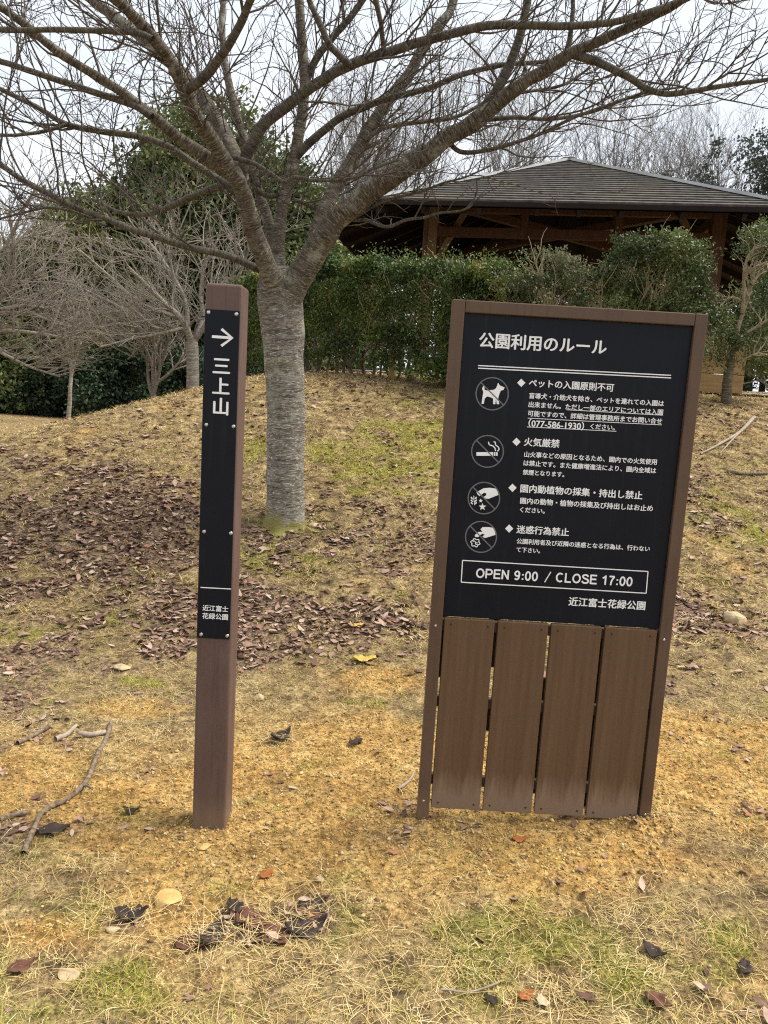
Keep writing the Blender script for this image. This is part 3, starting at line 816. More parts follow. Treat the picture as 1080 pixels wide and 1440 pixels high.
bm = bmesh.new(); stroke_px(bm, [(282, 826), (325, 828.3)], 1.4, LY); mesh_bm('rule_line', bm, W_, plate)
put_text('近江富士', (285, 854.8), (320.8, 856.8), LY, plate, W_, .024); put_text('花緑公園', (284.6, 866), (320.4, 868), LY, plate, W_, .024)

# ------------------------------------------------------------------ the big cherry tree
TB = hit(400, 735)
TYd = TB[1]
tree = empty('cherry_tree', tuple(TB), 'large bare cherry tree with striped grey trunk forking low on the mound', 'tree')
def limb3(pts, Y0, Y1, r0, r1, m=None, pw_=1.0, rsc=.9):
    """pts photo pixels; depth runs Y0..Y1 along the limb, radius (photo px) r0..r1"""
    P = np.array(pts, float); d = np.concatenate([[0], np.cumsum(np.linalg.norm(np.diff(P, axis=0), axis=1))]); s = d / d[-1]
    Q = np.array([at(x, y, Y0 + (Y1 - Y0) * (t ** pw_)) for (x, y), t in zip(P, s)])
    m = m or max(8, len(pts) * 5)
    C = catmull(Q, m)
    dd = np.concatenate([[0], np.cumsum(np.linalg.norm(np.diff(C, axis=0), axis=1))]); ss = dd / dd[-1]
    sc = np.linalg.norm(C - EYEP, axis=1) / FPX
    rr = (r0 + (r1 - r0) * ss ** .8) * sc * rsc
    k = np.arange(m)
    C = C + (np.stack([noise2(k * .55, k * 0 + i * 7 + pts[0][0], 5 + i) - .5 for i in range(3)], 1)) * (rr * 0.3)[:, None] * np.minimum(1, ss * 4)[:, None]
    return C, rr
TR = [((401, 752), 33), ((401, 738), 29), ((402, 715), 26.5), ((402, 650), 26), ((402, 570), 26.5), ((399, 500), 28), ((396, 450), 30), ((394, 415), 31), ((392, 392), 27), ((391, 375), 16)]
C = catmull(np.array([at(p[0], p[1], TYd + (.0)) for p, r in TR]), 60)
rr = np.interp(np.linspace(0, len(TR) - 1, 60), range(len(TR)), [r for p, r in TR]) * np.linalg.norm(C - EYEP, axis=1) / FPX
k60 = np.arange(60)
rr = rr * (1 + .05 * (noise2(k60 * .4, k60 * 0, 8) - .5))
trunkC, trunkR = C, rr
y0 = TYd
LIMBS = [  # pts, Y0, Y1, r0, r1
    ([(398, 440), (384, 395), (369, 360), (352, 310), (338, 260), (322, 235), (300, 200), (280, 170), (262, 132), (245, 95), (215, 52), (185, 20), (150, -15), (110, -60)], y0, y0 - 1.5, 17.5, 6.5),
    ([(334, 252), (312, 236), (262, 201), (210, 160), (165, 125), (115, 95), (65, 60), (30, 30), (0, 10), (-40, -20)], y0 - .5, y0 - 1.1, 11, 4.5),
    ([(214, 164), (185, 147), (125, 127), (65, 107), (0, 86), (-40, 74)], y0 - .75, y0 - .7, 5.5, 3.6),
    ([(336, 275), (318, 260), (280, 235), (240, 208), (200, 193), (145, 185), (95, 175), (50, 150), (0, 125), (-40, 105)], y0 - .4, y0 - .2, 6.5, 3),
    ([(262, 126), (276, 118), (295, 100), (320, 65), (340, 30), (354, -5), (370, -50)], y0 - .95, y0 - 1.5, 7.5, 5),
    ([(341, 262), (335, 235), (322, 200), (303, 165), (275, 125), (235, 85), (190, 45), (130, 0), (90, -30)], y0 - .3, y0 + .8, 13.5, 6),
    ([(338, 250), (345, 222), (358, 196), (374, 172), (415, 140), (450, 115), (495, 90), (540, 75), (615, 52), (680, 37), (740, 35), (800, 37), (865, 30), (940, 8), (985, -15)], y0 - .4, y0 - .9, 10, 4),
    ([(394, 420), (386, 350), (375, 305), (364, 270), (356, 240), (345, 200), (330, 150), (318, 95), (312, 40), (316, -15)], y0 + .1, y0 + .8, 11, 4.5),
    ([(396, 430), (393, 385), (392, 345), (398, 290), (411, 242), (418, 200), (425, 160), (428, 110), (424, 50), (419, -20)], y0 + .12, y0 + .3, 13, 6.5),
    ([(415, 222), (431, 205), (456, 183), (481, 164), (514, 150), (540, 140), (600, 125), (650, 105), (705, 92), (765, 87), (812, 78)], y0 + .2, y0 - .1, 7, 2.6),
    ([(425, 140), (432, 110), (450, 75), (475, 45), (500, 15), (520, -15)], y0 + .3, y0 + .1, 6.5, 4.5),
    ([(492, 92), (465, 65), (450, 35), (435, 0), (428, -30)], y0 - .62, y0 - .8, 5.5, 4),
    ([(396, 445), (412, 405), (428, 378), (452, 340), (482, 300), (530, 264), (590, 222), (635, 191), (675, 165), (705, 140), (740, 115), (780, 90), (805, 75), (850, 55), (915, 25), (970, -5), (1010, -25)], y0 - .02, y0 - .9, 23.5, 4),
    ([(662, 176), (682, 150), (700, 125), (715, 95), (730, 55), (741, 5), (745, -30)], y0 - .42, y0 - .5, 9, 5.5),
    ([(805, 76), (840, 87), (880, 107), (910, 125), (940, 132), (975, 128), (1020, 120), (1080, 112), (1130, 100)], y0 - .65, y0 - 1.0, 6.5, 2.2),
    ([(440, 360), (446, 325), (455, 300), (470, 267), (487, 239), (509, 200), (522, 176), (548, 140), (575, 105), (600, 60), (630, 20), (645, -20)], y0, y0 + .5, 15, 6),
    ([(668, 170), (725, 165), (780, 167), (840, 155), (900, 132), (960, 122)], y0 - .4, y0 + .1, 4, 1.5),
    ([(628, 198), (650, 214), (690, 210), (755, 190), (820, 160), (910, 130)], y0 - .35, y0 - .7, 4, 1.5),
    ([(366, 380), (354, 374), (318, 359), (267, 348), (218, 333), (174, 318), (141, 305), (100, 289), (63, 270), (30, 252), (0, 231), (-40, 205)], y0 - .1, y0 - .7, 6.5, 3.6),
    ([(352, 252), (330, 256), (304, 263), (278, 274), (252, 285), (230, 294), (204, 302), (167, 298), (130, 280)], y0 + .2, y0 + .6, 7.5, 2.5),
    ([(322, 226), (331, 222), (359, 231), (381, 244), (400, 256), (414, 249), (437, 253), (459, 254), (498, 250), (520, 239), (560, 225)], y0 - .55, y0 - .9, 4, 2),
    ([(362, 268), (375, 275), (392, 276), (420, 283), (450, 296), (475, 302)], y0 + .15, y0 + .3, 4.5, 2.5),
    ([(486, 300), (497, 309), (516, 310), (544, 319), (572, 309), (597, 306), (616, 300), (636, 298), (656, 293), (670, 272), (670, 252)], y0 - .15, y0 - .6, 3.6, 1.2),
    ([(497, 308), (530, 287), (560, 277), (591, 270), (624, 257), (655, 249), (690, 233)], y0 - .18, y0 - .5, 3, 1.2),
    ([(215, 55), (185, 45), (90, 42), (0, 42), (-40, 40)], y0 - 1.2, y0 - 1.1, 4.5, 3.2),
    ([(540, 76), (535, 30), (525, -10)], y0 - .6, y0 - .8, 4, 3.4),
    ([(512, 198), (540, 180), (585, 172), (640, 165), (690, 140), (735, 130), (790, 120), (830, 95)], y0 + .15, y0 + .6, 4, 1.8),
    ([(790, 84), (800, 60), (805, 20), (806, -20)], y0 - .6, y0 - .6, 4, 3),
    ([(150, 318), (110, 300), (70, 292), (30, 300), (-10, 310)], y0 - .45, y0 - .2, 2.5, 1.4),
    ([(95, 175), (60, 185), (20, 190), (-30, 188)], y0 - .3, y0 - .5, 3, 2),
]
limbs = []
axes_ = [(trunkC, trunkR, 28)]
for (pts, a, b, r0, r1) in LIMBS:
    C, rr = limb3(pts, a, b, r0, r1, rsc=.88 if r0 > 15 else .8)
    if r0 >= 10.9 and r1 < 7.1 and pts[0][1] > 235:
        axes_.append((C, rr, 18))
    else:
        V, F, A = tubes(C[None], rr[None], 10)
        mesh_np('branch', V, F, MT['limb'], tree, True, {'bark': A})
    m = 24
    u = np.linspace(0, len(C) - 1, m)
    limbs.append((np.stack([np.interp(u, range(len(C)), C[:, i]) for i in range(3)], 1), np.interp(u, range(len(C)), rr), r0))
# trunk and its forking main limbs grown together as one skin
Vs, Fq, Ft, off_ = [], [], [], 0
for (C, rr, k) in axes_:
    V, F, A = tubes(C[None], rr[None], k)
    if k == 28:
        n_ = len(C); ang = np.tile(np.arange(28) * 2 * np.pi / 28, n_); rel = np.repeat(np.linspace(0, 1, n_), 28); Cc = np.repeat(C, 28, 0)
        V = Cc + (V - Cc) * (1 + .05 * np.sin(ang * 3 + 1) * np.exp(-rel * 3) + .55 * np.exp(-rel * 22) * (1 + .8 * np.sin(ang * 5 + .6) + .3 * np.sin(ang * 3)) + .06 * (noise2(ang * 1.2, rel * 14, 4) - .5))[:, None]
    n_ = len(V); V = np.vstack([V, C[0], C[-1]])
    i = np.arange(k); j = (i + 1) % k
    Ft.append(np.stack([j, i, np.full(k, n_)], 1) + off_); Ft.append(np.stack([n_ - k + i, n_ - k + j, np.full(k, n_ + 1)], 1) + off_)
    Vs.append(V); Fq.append(F + off_); off_ += len(V)
tmp = mesh_np('trunk', np.vstack(Vs), [np.vstack(Fq), np.vstack(Ft)], None)
rm = tmp.modifiers.new('r', 'REMESH'); rm.mode = 'VOXEL'; rm.voxel_size = .011
smm = tmp.modifiers.new('s', 'SMOOTH'); smm.factor = .5; smm.iterations = 7
bpy.context.view_layer.update()
me2 = bpy.data.meshes.new_from_object(tmp.evaluated_get(bpy.context.evaluated_depsgraph_get()))
TV = np.zeros(len(me2.vertices) * 3); me2.vertices.foreach_get('co', TV); TV = TV.reshape(-1, 3)
TF = [np.array([p.vertices[:] for p in me2.polygons if len(p.vertices) == q]) for q in (4, 3)]
bpy.data.objects.remove(tmp); bpy.data.meshes.remove(me2)
AC, AT, AN, AB, AS, AR = [], [], [], [], [], []
for q, (C, rr, k) in enumerate(axes_):
    t_ = np.gradient(C, axis=0); t_ /= np.linalg.norm(t_, axis=1, keepdims=True); N_ = np.cross(t_, [0, 1., 0]); N_ /= np.linalg.norm(N_, axis=1, keepdims=True)
    AC.append(C); AT.append(t_); AN.append(N_); AB.append(np.cross(t_, N_)); AR.append(rr)
    AS.append(np.concatenate([[0], np.cumsum(np.linalg.norm(np.diff(C, axis=0), axis=1))]) + 3.3 * q)
AC, AT, AN, AB, AS, AR = map(np.concatenate, (AC, AT, AN, AB, AS, AR))
near = np.concatenate([np.argmin(np.linalg.norm(ch[:, None] - AC[None], axis=2) / AR[None] ** .5, axis=1) for ch in np.array_split(TV, 60)])
rel = TV - AC[near]
BA = np.stack([(rel * AN[near]).sum(1), (rel * AB[near]).sum(1), AS[near] + (rel * AT[near]).sum(1)], 1)
nrm_ = rel / (np.linalg.norm(rel, axis=1, keepdims=True) + 1e-6)
TV = TV + nrm_ * ((noise3(TV * 9, 5) - .5) * .012 + (noise3(TV * 30, 7) - .5) * .004)[:, None]
mesh_np('trunk', TV, TF, MT['bark'], tree, True, {'bark': BA})
g1 = np.random.default_rng(21)
LP = np.stack([l[0] for l in limbs]); LR = np.stack([l[1] for l in limbs])
# twigs: three orders
Q1, R1 = grow(LP, LR, 290, (.3, 1.35), 14, (30, 70), .2, .1, g1, .25, .5, .0058, .0011, curl=.05)
Q2, R2 = grow(np.concatenate([Q1]), R1, 1250, (.12, .62), 11, (30, 70), .12, .13, g1, .1, .7, .0029, .0009, curl=.07)
Q2b, R2b = grow(LP, LR, 420, (.08, .5), 11, (40, 85), .2, .13, g1, .22, .6, .0029, .0009, curl=.08)
S2 = np.concatenate([Q2, Q2b]); SR2 = np.concatenate([R2, R2b])
Q3, R3 = grow(S2, SR2, 3300, (.03, .19), 6, (30, 75), .16, .14, g1, .1, .85, .0017, .0011, curl=.08)
parts = [tubes(Q1, R1, 5), tubes(S2, SR2, 4), tubes(Q3, R3, 3)]
V, F, A = join(parts)
tw = mesh_np('twig', V, F, MT['twig'], tree, True, {'bark': A}); tw['kind'] = 'stuff'

# ------------------------------------------------------------------ foliage
def leaves(C, size, g, aspect=.55, up=.35, tint=None, fold=.25):
    """small folded leaf (two triangles pairs as a 4-gon kite) at every centre"""
    n = len(C)
    d = g.normal(size=(n, 3)); d /= np.linalg.norm(d, axis=1, keepdims=True)
    nn = g.normal(size=(n, 3)); nn[:, 2] += up * 3; nn -= (nn * d).sum(1, keepdims=True) * d; nn /= np.linalg.norm(nn, axis=1, keepdims=True) + 1e-9
    s = np.cross(d, nn)
    L = g.uniform(.65, 1.35, n)[:, None] * size; Wd = L * aspect * .5
    a = C - d * L * .5; b = C + s * Wd + nn * Wd * fold; c = C + d * L * .5; e = C - s * Wd + nn * Wd * fold
    V = np.stack([a, b, c, e], 1).reshape(-1, 3)
    i = np.arange(n * 4).reshape(n, 4)
    F = np.concatenate([i[:, [0, 1, 2]], i[:, [0, 2, 3]]])
    if tint is None: tint = g.random(n)
    return V, F, np.repeat(np.clip(tint, 0, 1), 4)

def lobe_points(lobes, n, g, freq=2.5, thr=.42, inner=.5):
    """points spread through ellipsoid lobes, thinned by noise so gaps show"""
    vol = np.array([l[1][0] * l[1][1] * l[1][2] for l in lobes]) ** .75
    out = []
    tot = 0
    while tot < n:
        m = int(n * 1.5)
        li = g.choice(len(lobes), m, p=vol / vol.sum())
        c = np.array([l[0] for l in lobes])[li]; r = np.array([l[1] for l in lobes])[li]
        d = g.normal(size=(m, 3)); d /= np.linalg.norm(d, axis=1, keepdims=True)
        rad = inner + (1 - inner) * g.random(m) ** .6
        rad *= 1 + .8 * (noise3(d * 2.6 + li[:, None] * 3.1, 3) - .5) + .13 * g.normal(size=m)
        p = c + d * r * rad[:, None]
        k = noise3(p * freq, 6) + .35 * (noise3(p * freq * 2.7, 8) - .5) > thr + .05 * g.normal(size=m)
        out.append(p[k]); tot += k.sum()
    return np.concatenate(out)[:n]

def clump_tint(p, g, freq=2.0, amt=.55):
    return np.clip(.5 + (noise3(p * freq, 12) - .5) * 2 * amt + g.normal(size=len(p)) * .2, 0, 1)

# the clipped hedge --------------------------------------------------
HA, HB = np.array([-2.15, 11.4]), np.array([1.35, 9.15])
hd = (HB - HA); hl = np.linalg.norm(hd); hd /= hl; hn = np.array([-hd[1], hd[0]])
gh = np.random.default_rng(5)
hedge = empty('clipped_hedge', (*(HA + hd * hl / 2), float(H(*(HA + hd * hl / 2)))), 'long dark green clipped hedge along the top of the mound behind the cherry trunk', 'hedge')
n = 90000
s = gh.random(n) * (hl + .1) - .05; w_ = gh.random(n) * 2 - 1; h_ = gh.random(n)
edge = gh.random(n) < .72
side = gh.random(n)
w_ = np.where(edge & (side < .55), -1 + .22 * gh.random(n) ** 1.5, w_)
h_ = np.where(edge & (side > .55), 1 - .14 * gh.random(n) ** 1.5, h_)
htop = 1.42 + .34 * (fbm2(s * 1.7, s * 0, 3, 3) - .5) + .2 * (noise2(s * 6, s * 0, 5) - .5) + .1 * np.abs(gh.normal(size=n)) * (gh.random(n) < .12)
wid = .42 + .26 * (fbm2(s * 2.2, h_ * 3, 9, 2) - .5)
low = .16 + .36 * (fbm2(s * 2.4, s * 0, 14, 2) - .5)
zz = low + h_ * (htop - low) + gh.normal(size=n) * .025
P2 = HA[None] + hd[None] * s[:, None] + hn[None] * (w_ * wid + gh.normal(size=n) * .025)[:, None]
pts = np.stack([P2[:, 0], P2[:, 1], H(P2[:, 0], P2[:, 1]) + zz], 1)
keep = noise3(pts * 5.5, 2) + .4 * (noise3(pts * 13, 4) - .5) > np.where(h_ > .8, .3, .42)
pts, hk = pts[keep], h_[keep]
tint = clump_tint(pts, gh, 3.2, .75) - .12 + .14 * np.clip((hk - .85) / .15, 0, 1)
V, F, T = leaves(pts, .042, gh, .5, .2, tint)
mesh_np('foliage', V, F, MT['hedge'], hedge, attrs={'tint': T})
for i in range(34):
    si = (i + gh.random() * .9) / 34 * hl; o2 = HA + hd * si + hn * gh.uniform(-.22, .22)
    b0 = np.array([o2[0], o2[1], float(H(*o2)) - .05])
    pth = np.stack([b0 + np.array([gh.normal() * .03 * j, gh.normal() * .03 * j, j * .17]) for j in range(7)])
    C = catmull(pth, 14); r = np.linspace(gh.uniform(.014, .032), .007, 14)
    V, F, A = tubes(C[None], r[None], 7); mesh_np('stem', V, F, MT['hedge_stem'], hedge, True, {'bark': A})
# bare inner twigs of the hedge
SP = np.stack([np.stack([HA[0] + hd[0] * x + hn[0] * gh.uniform(-.35, .1) + np.zeros(6), HA[1] + hd[1] * x + hn[1] * gh.uniform(-.35, .1) + np.zeros(6), float(H(*(HA + hd * x))) + np.linspace(.2, 1.2, 6)], 1) for x in gh.random(60) * hl])
Q, RR = grow(SP, np.full((60, 6), .012), 500, (.2, .5), 7, (30, 80), .2, .2, gh, 0, .6, .006, .0015)
V, F, A = tubes(Q, RR, 4)
o = mesh_np('inner_twig', V, F, MT['tan_branch'], hedge, True, {'bark': A}); o['kind'] = 'stuff'
# pale stake in the hedge
st = np.array([*at(551, 530, 9.95)]); stz = float(H(st[0], st[1]))
sk = empty('wooden_stake', (st[0], st[1], stz), 'short pale wooden stake standing among the hedge stems', 'stake')
bm = bmesh.new()
bmesh.ops.create_cone(bm, segments=12, radius1=.05, radius2=.048, depth=.62, cap_ends=True, matrix=Matrix.Translation((st[0], st[1], stz + .26)))
mesh_bm('stake_body', bm, MT['stakewood'], sk, False)

# loose shrubs to the right of the hedge ----------------------------
def shrub(name, base_px, Y, lobes_px, n, mat, label, cat, size=.04, stems=7, seed=1, stem_mat='tan_branch', thr=.42, bare=120, depth=.45, group=None):
    gs = np.random.default_rng(seed)
    b = at(base_px[0], base_px[1], Y); bz = float(H(b[0], b[1]))
    root = empty(name, (b[0], b[1], bz), label, cat, group)
    lob = []
    for (cx, cy, rx, ry, dy) in lobes_px:
        c = at(cx, cy, Y + dy); sc = np.linalg.norm(c - EYEP) / FPX
        lob.append((c, (rx * sc, max(depth * rx * sc * 1.6, .12), ry * sc)))
    p = lobe_points(lob, n, gs, 4.5, thr)
    V, F, T = leaves(p, size, gs, .5, .35, clump_tint(p, gs, 3, .45))
    mesh_np('foliage', V, F, MT[mat], root, attrs={'tint': T})
    SPs, SR = [], []
    for i in range(stems):
        c, r = lob[i % len(lob)]
        e = c + gs.normal(size=3) * np.array(r) * .35
        b0 = np.array([b[0] + gs.normal() * .03, b[1] + gs.normal() * .03, bz - .05])
        mid = b0 * .5 + e * .5 + gs.normal(size=3) * .08; mid[2] += .05
        C = catmull(np.stack([b0, b0 * .75 + mid * .25 + [0, 0, .08], mid, e]), 18)
        r_ = np.linspace(.022, .006, 18) * gs.uniform(.7, 1.2)
        V, F, A = tubes(C[None], r_[None], 7); mesh_np('stem', V, F, MT[stem_mat], root, True, {'bark': A})
        SPs.append(C); SR.append(r_)
    if bare:
        Q, RR = grow(np.stack(SPs), np.stack(SR), bare, (.15, .5), 7, (25, 70), .25, .18, gs, .3, .7, .007, .0015)
        V, F, A = tubes(Q, RR, 4); o = mesh_np('twig', V, F, MT[stem_mat], root, True, {'bark': A}); o['kind'] = 'stuff'
    return root
shrub('shrub', (690, 540), 9.3, [(690, 390, 50, 26, 0), (670, 430, 50, 50, 0), (720, 430, 45, 60, .1), (690, 480, 50, 40, .1)], 15000, 'hedge', 'dark rounded shrub at the right end of the clipped hedge, below the pavilion column', 'shrub', .04, 6, 31)
shrub('shrub', (780, 545), 9.0, [(775, 382, 55, 28, 0), (760, 425, 60, 42, -.1), (800, 430, 45, 40, 0), (780, 480, 60, 40, .2)], 14000, 'dull_shrub', 'dull grey-green twiggy shrub rising behind the middle of the notice board', 'shrub', .036, 10, 32, thr=.46, bare=420)
shrub('shrub', (870, 548), 8.9, [(868, 396, 42, 22, 0), (860, 425, 50, 36, 0), (905, 430, 42, 32, 0), (870, 480, 60, 40, .2)], 13000, 'shrub', 'low green shrub between the twiggy shrub and the flat-topped shrub', 'shrub', .038, 8, 33, thr=.47, bare=260)
shrub('shrub', (930, 550), 8.8, [(925, 352, 62, 22, 0), (890, 372, 38, 22, .1), (960, 338, 36, 14, 0), (950, 425, 55, 45, .1), (980, 400, 28, 36, .1), (985, 445, 30, 30, .2), (945, 480, 50, 35, .2)], 17000, 'shrub', 'tall flat-topped glossy green shrub behind the top right corner of the notice board', 'shrub', .038, 9, 34, bare=260)
# small trained tree at the right edge
sb = hit(1022, 567)
stree = empty('small_tree', tuple(sb), 'small tree with crooked pale branches and sparse green leaves at the right edge', 'tree')
gs = np.random.default_rng(44)
YB = sb[1]
TL = [([(1021, 570), (1022, 540), (1027, 505), (1032, 480)], 0, 0, 8, 5), ([(1031, 490), (1040, 455), (1050, 425), (1058, 395), (1064, 360), (1075, 325)], 0, .1, 5, 2.2),
      ([(1044, 440), (1046, 410), (1046, 385), (1052, 360), (1066, 345)], 0, -.2, 4.5, 2), ([(1052, 420), (1046, 395), (1058, 378), (1080, 368)], 0, -.3, 4, 2), ([(1034, 478), (1055, 465), (1080, 450), (1105, 440)], 0, -.2, 4, 2),
      ([(1046, 425), (1030, 418), (1015, 428), (1003, 446)], 0, -.2, 3, 1.5), ([(1025, 515), (1050, 503), (1065, 498), (1090, 500)], 0, -.2, 3, 1.5), ([(1025, 520), (1012, 512), (1000, 500)], 0, -.1, 4, 2), ([(1056, 400), (1070, 385), (1090, 380)], 0, .1, 4, 2)]
LL = []
for i, (pts, a, b, r0, r1) in enumerate(TL):
    C, r = limb3(pts, YB + a, YB + b, r0 * (1 if i == 0 else .62), r1 * (1 if i == 0 else .6), 20); V, F, A = tubes(C[None], r[None], 9)
    mesh_np('trunk' if i == 0 else 'branch', V, F, MT['hedge_stem'] if i == 0 else MT['tan_branch'], stree, True, {'bark': A}); LL.append((C, r))
Q, RR = grow(np.stack([l[0] for l in LL]), np.stack([l[1] for l in LL]), 130, (.1, .4), 7, (30, 75), .2, .2, gs, .4, .7, .006, .0015)
V, F, A = tubes(Q, RR, 4); o = mesh_np('twig', V, F, MT['tan_branch'], stree, True, {'bark': A}); o['kind'] = 'stuff'
lob = []
for (cx, cy, rx, ry, dy) in [(1075, 340, 34, 26, 0), (1010, 490, 24, 28, 0), (1030, 480, 25, 16, 0), (1075, 480, 30, 30, .2), (1085, 430, 24, 22, .3), (1090, 400, 20, 30, 0), (1012, 455, 18, 20, .3), (1070, 515, 24, 14, .1)]:
    c = at(cx, cy, YB + dy); sc = np.linalg.norm(c - EYEP) / FPX; lob.append((c, (rx * sc, rx * sc, ry * sc)))
p = lobe_points(lob, 9500, gs, 6, .42); V, F, T = leaves(p, .036, gs, .5, .35, clump_tint(p, gs, 3, .45)); mesh_np('foliage', V, F, MT['shrub'], stree, attrs={'tint': T})
shrub('shrub', (1100, 545), 10.6, [(1075, 440, 40, 40, 0), (1065, 490, 40, 35, 0), (1110, 460, 40, 50, 0), (1090, 400, 35, 35, .1)], 11000, 'shrub', 'low green shrub at the right edge, behind the board wall and the small tree', 'shrub', .04, 6, 35, bare=60)
# tan board wall beyond the small tree
wb = at(1012, 533, 10.3); wz = float(H(wb[0], wb[1]))
bw = empty('board_wall', (wb[0], wb[1], wz), 'low wall of tan wooden boards behind the small tree', 'wall')
for k in range(3):
    bm = bmesh.new(); bm_box(bm, wb[0] - .75, wb[0] + .32, wb[1] + .004 * k, wb[1] + .07, wz + .03 + k * .245, wz + .265 + k * .245, .006); mesh_bm('board', bm, MT['tanwood'], bw)
for xx in (-.7, .27):
    bm = bmesh.new(); bm_box(bm, wb[0] + xx - .04, wb[0] + xx + .04, wb[1] + .072, wb[1] + .15, wz - .2, wz + .7, .004); mesh_bm('post', bm, MT['tanwood'], bw)

# ------------------------------------------------------------------ pavilion
yaw = R_(8.4)
fu = np.array([math.cos(yaw), -math.sin(yaw), 0]); fv = np.array([math.sin(yaw), math.cos(yaw), 0])
c1 = at(528, 280, 13.75); eave_z = c1[2]
c1r_len = None
best = None
for wlen in np.arange(5, 9, .02):      # front eave length so that its right end meets the hip line in the photo
    q = c1 + fu * wlen; d = q - EYEP
    X = 540 + FPX * (d @ CR) / (d @ _F)
    if best is None or abs(X - 1128) < best[0]: best = (abs(X - 1128), wlen)
WF = best[1]; AP = 5.0; CH = 1.25
half = WF / 2 + CH
ctr = c1 + fu * WF / 2 + fv * half; ctr[2] = 0
def octo(inset):
    hA = half - inset; wA = WF / 2 - inset * math.tan(R_(22.5))
    loc = [(-wA, -hA), (wA, -hA), (hA, -wA), (hA, wA), (wA, hA), (-wA, hA), (-hA, wA), (-hA, -wA)]
    return [ctr + fu * a + fv * b for a, b in loc]
gz = float(H(ctr[0], ctr[1]))
apex_h = at(809, 227, ctr[1])[2]
pav = empty('pavilion', (ctr[0], ctr[1], gz), 'open timber pavilion with wide grey shingled hip roof above the hedge', 'pavilion')
E0 = octo(0); slope = (apex_h - eave_z) / half
apex = np.array([ctr[0], ctr[1], apex_h])
bm = bmesh.new(); nc = 22
for i in range(8):
    a, b = E0[i].copy(), E0[(i + 1) % 8].copy(); a[2] = b[2] = eave_z
    nrm = np.cross(b - a, apex - a); nrm /= np.linalg.norm(nrm)
    for k in range(nc):
        t0_, t1_ = k / nc, min(1, (k + 1.25) / nc)
        lift = .035
        P = [a + (apex - a) * t0_ + nrm * lift, b + (apex - b) * t0_ + nrm * lift, b + (apex - b) * t1_ + nrm * .004, a + (apex - a) * t1_ + nrm * .004]
        P2_ = [a + (apex - a) * t0_ - nrm * .002, b + (apex - b) * t0_ - nrm * .002]
        v = [bm.verts.new(p) for p in P]; v2 = [bm.verts.new(p) for p in P2_]
        bm.faces.new(v) if k < nc - 1 else bm.faces.new(v)
        bm.faces.new((v2[0], v2[1], v[1], v[0]))
roof = mesh_bm('roof', bm, MT['shingle'], pav)
for i in range(8):
    a = E0[i].copy(); a[2] = eave_z
    bm = bmesh.new(); bm_beam(bm, a + (0, 0, .05), apex + np.array([0, 0, .05]), .16, .05); mesh_bm('hip_cap', bm, MT['cap'], roof)
bm = bmesh.new(); bmesh.ops.create_cone(bm, segments=8, radius1=.2, radius2=.05, depth=.05, cap_ends=True, matrix=Matrix.Translation(apex + np.array([0, 0, .06]))); mesh_bm('finial_cap', bm, MT['cap'], roof)
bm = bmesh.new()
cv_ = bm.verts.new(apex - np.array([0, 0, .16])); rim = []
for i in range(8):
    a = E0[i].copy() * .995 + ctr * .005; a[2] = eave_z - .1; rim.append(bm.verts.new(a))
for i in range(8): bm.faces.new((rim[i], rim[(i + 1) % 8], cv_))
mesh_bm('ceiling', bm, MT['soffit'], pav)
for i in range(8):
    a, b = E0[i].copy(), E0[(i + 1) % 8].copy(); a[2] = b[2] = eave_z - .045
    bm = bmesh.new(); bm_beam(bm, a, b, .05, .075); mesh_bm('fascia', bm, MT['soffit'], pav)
INS = 1.95
K = octo(INS)
zc = lambda inset, below: eave_z - .1 + slope * inset - below
def zat(px, py, Y): return at(px, py, Y)[2]
zlow = zat(700, 331, K[0][1]); zup = zat(700, 296, K[0][1])
for i in range(8):
    a = K[i]
    bm = bmesh.new(); bm_box(bm, a[0] - .085, a[0] + .085, a[1] - .085, a[1] + .085, float(H(a[0], a[1])) - .1, zc(INS, .02), .01); mesh_bm('column', bm, MT['column'] if i in (0, 7) else MT['beam'], pav)  # lighter timber on the left columns puts the light on them into the colour
mids = []
for i in range(8):
    a, b = K[i].copy(), K[(i + 1) % 8].copy()
    for zz, hh, ww in ((zlow, .17, .11), (zup, .2, .13)):
        p, q = a.copy(), b.copy(); p[2] = q[2] = zz
        bm = bmesh.new(); bm_beam(bm, p, q, ww, hh); mesh_bm('beam', bm, MT['beam'], pav)
    if i % 2 == 0:
        for t in (1 / 3., 2 / 3.):
            m = a + (b - a) * t
            bm = bmesh.new(); bm_box(bm, m[0] - .07, m[0] + .07, m[1] - .07, m[1] + .07, zlow - .3 if t > .5 else zlow - .05, zup, .006); mesh_bm('strut', bm, MT['beam'], pav)
        for s0, s1 in ((.12, 0), (.88, 1)):
            m = a + (b - a) * s0; e = a + (b - a) * s1
            bm = bmesh.new(); bm_beam(bm, (m[0] + fv[0] * .12, m[1] + fv[1] * .12, zup), (e[0] + fv[0] * .12, e[1] + fv[1] * .12, zlow - .7), .09, .11); mesh_bm('brace', bm, MT['column'], pav)
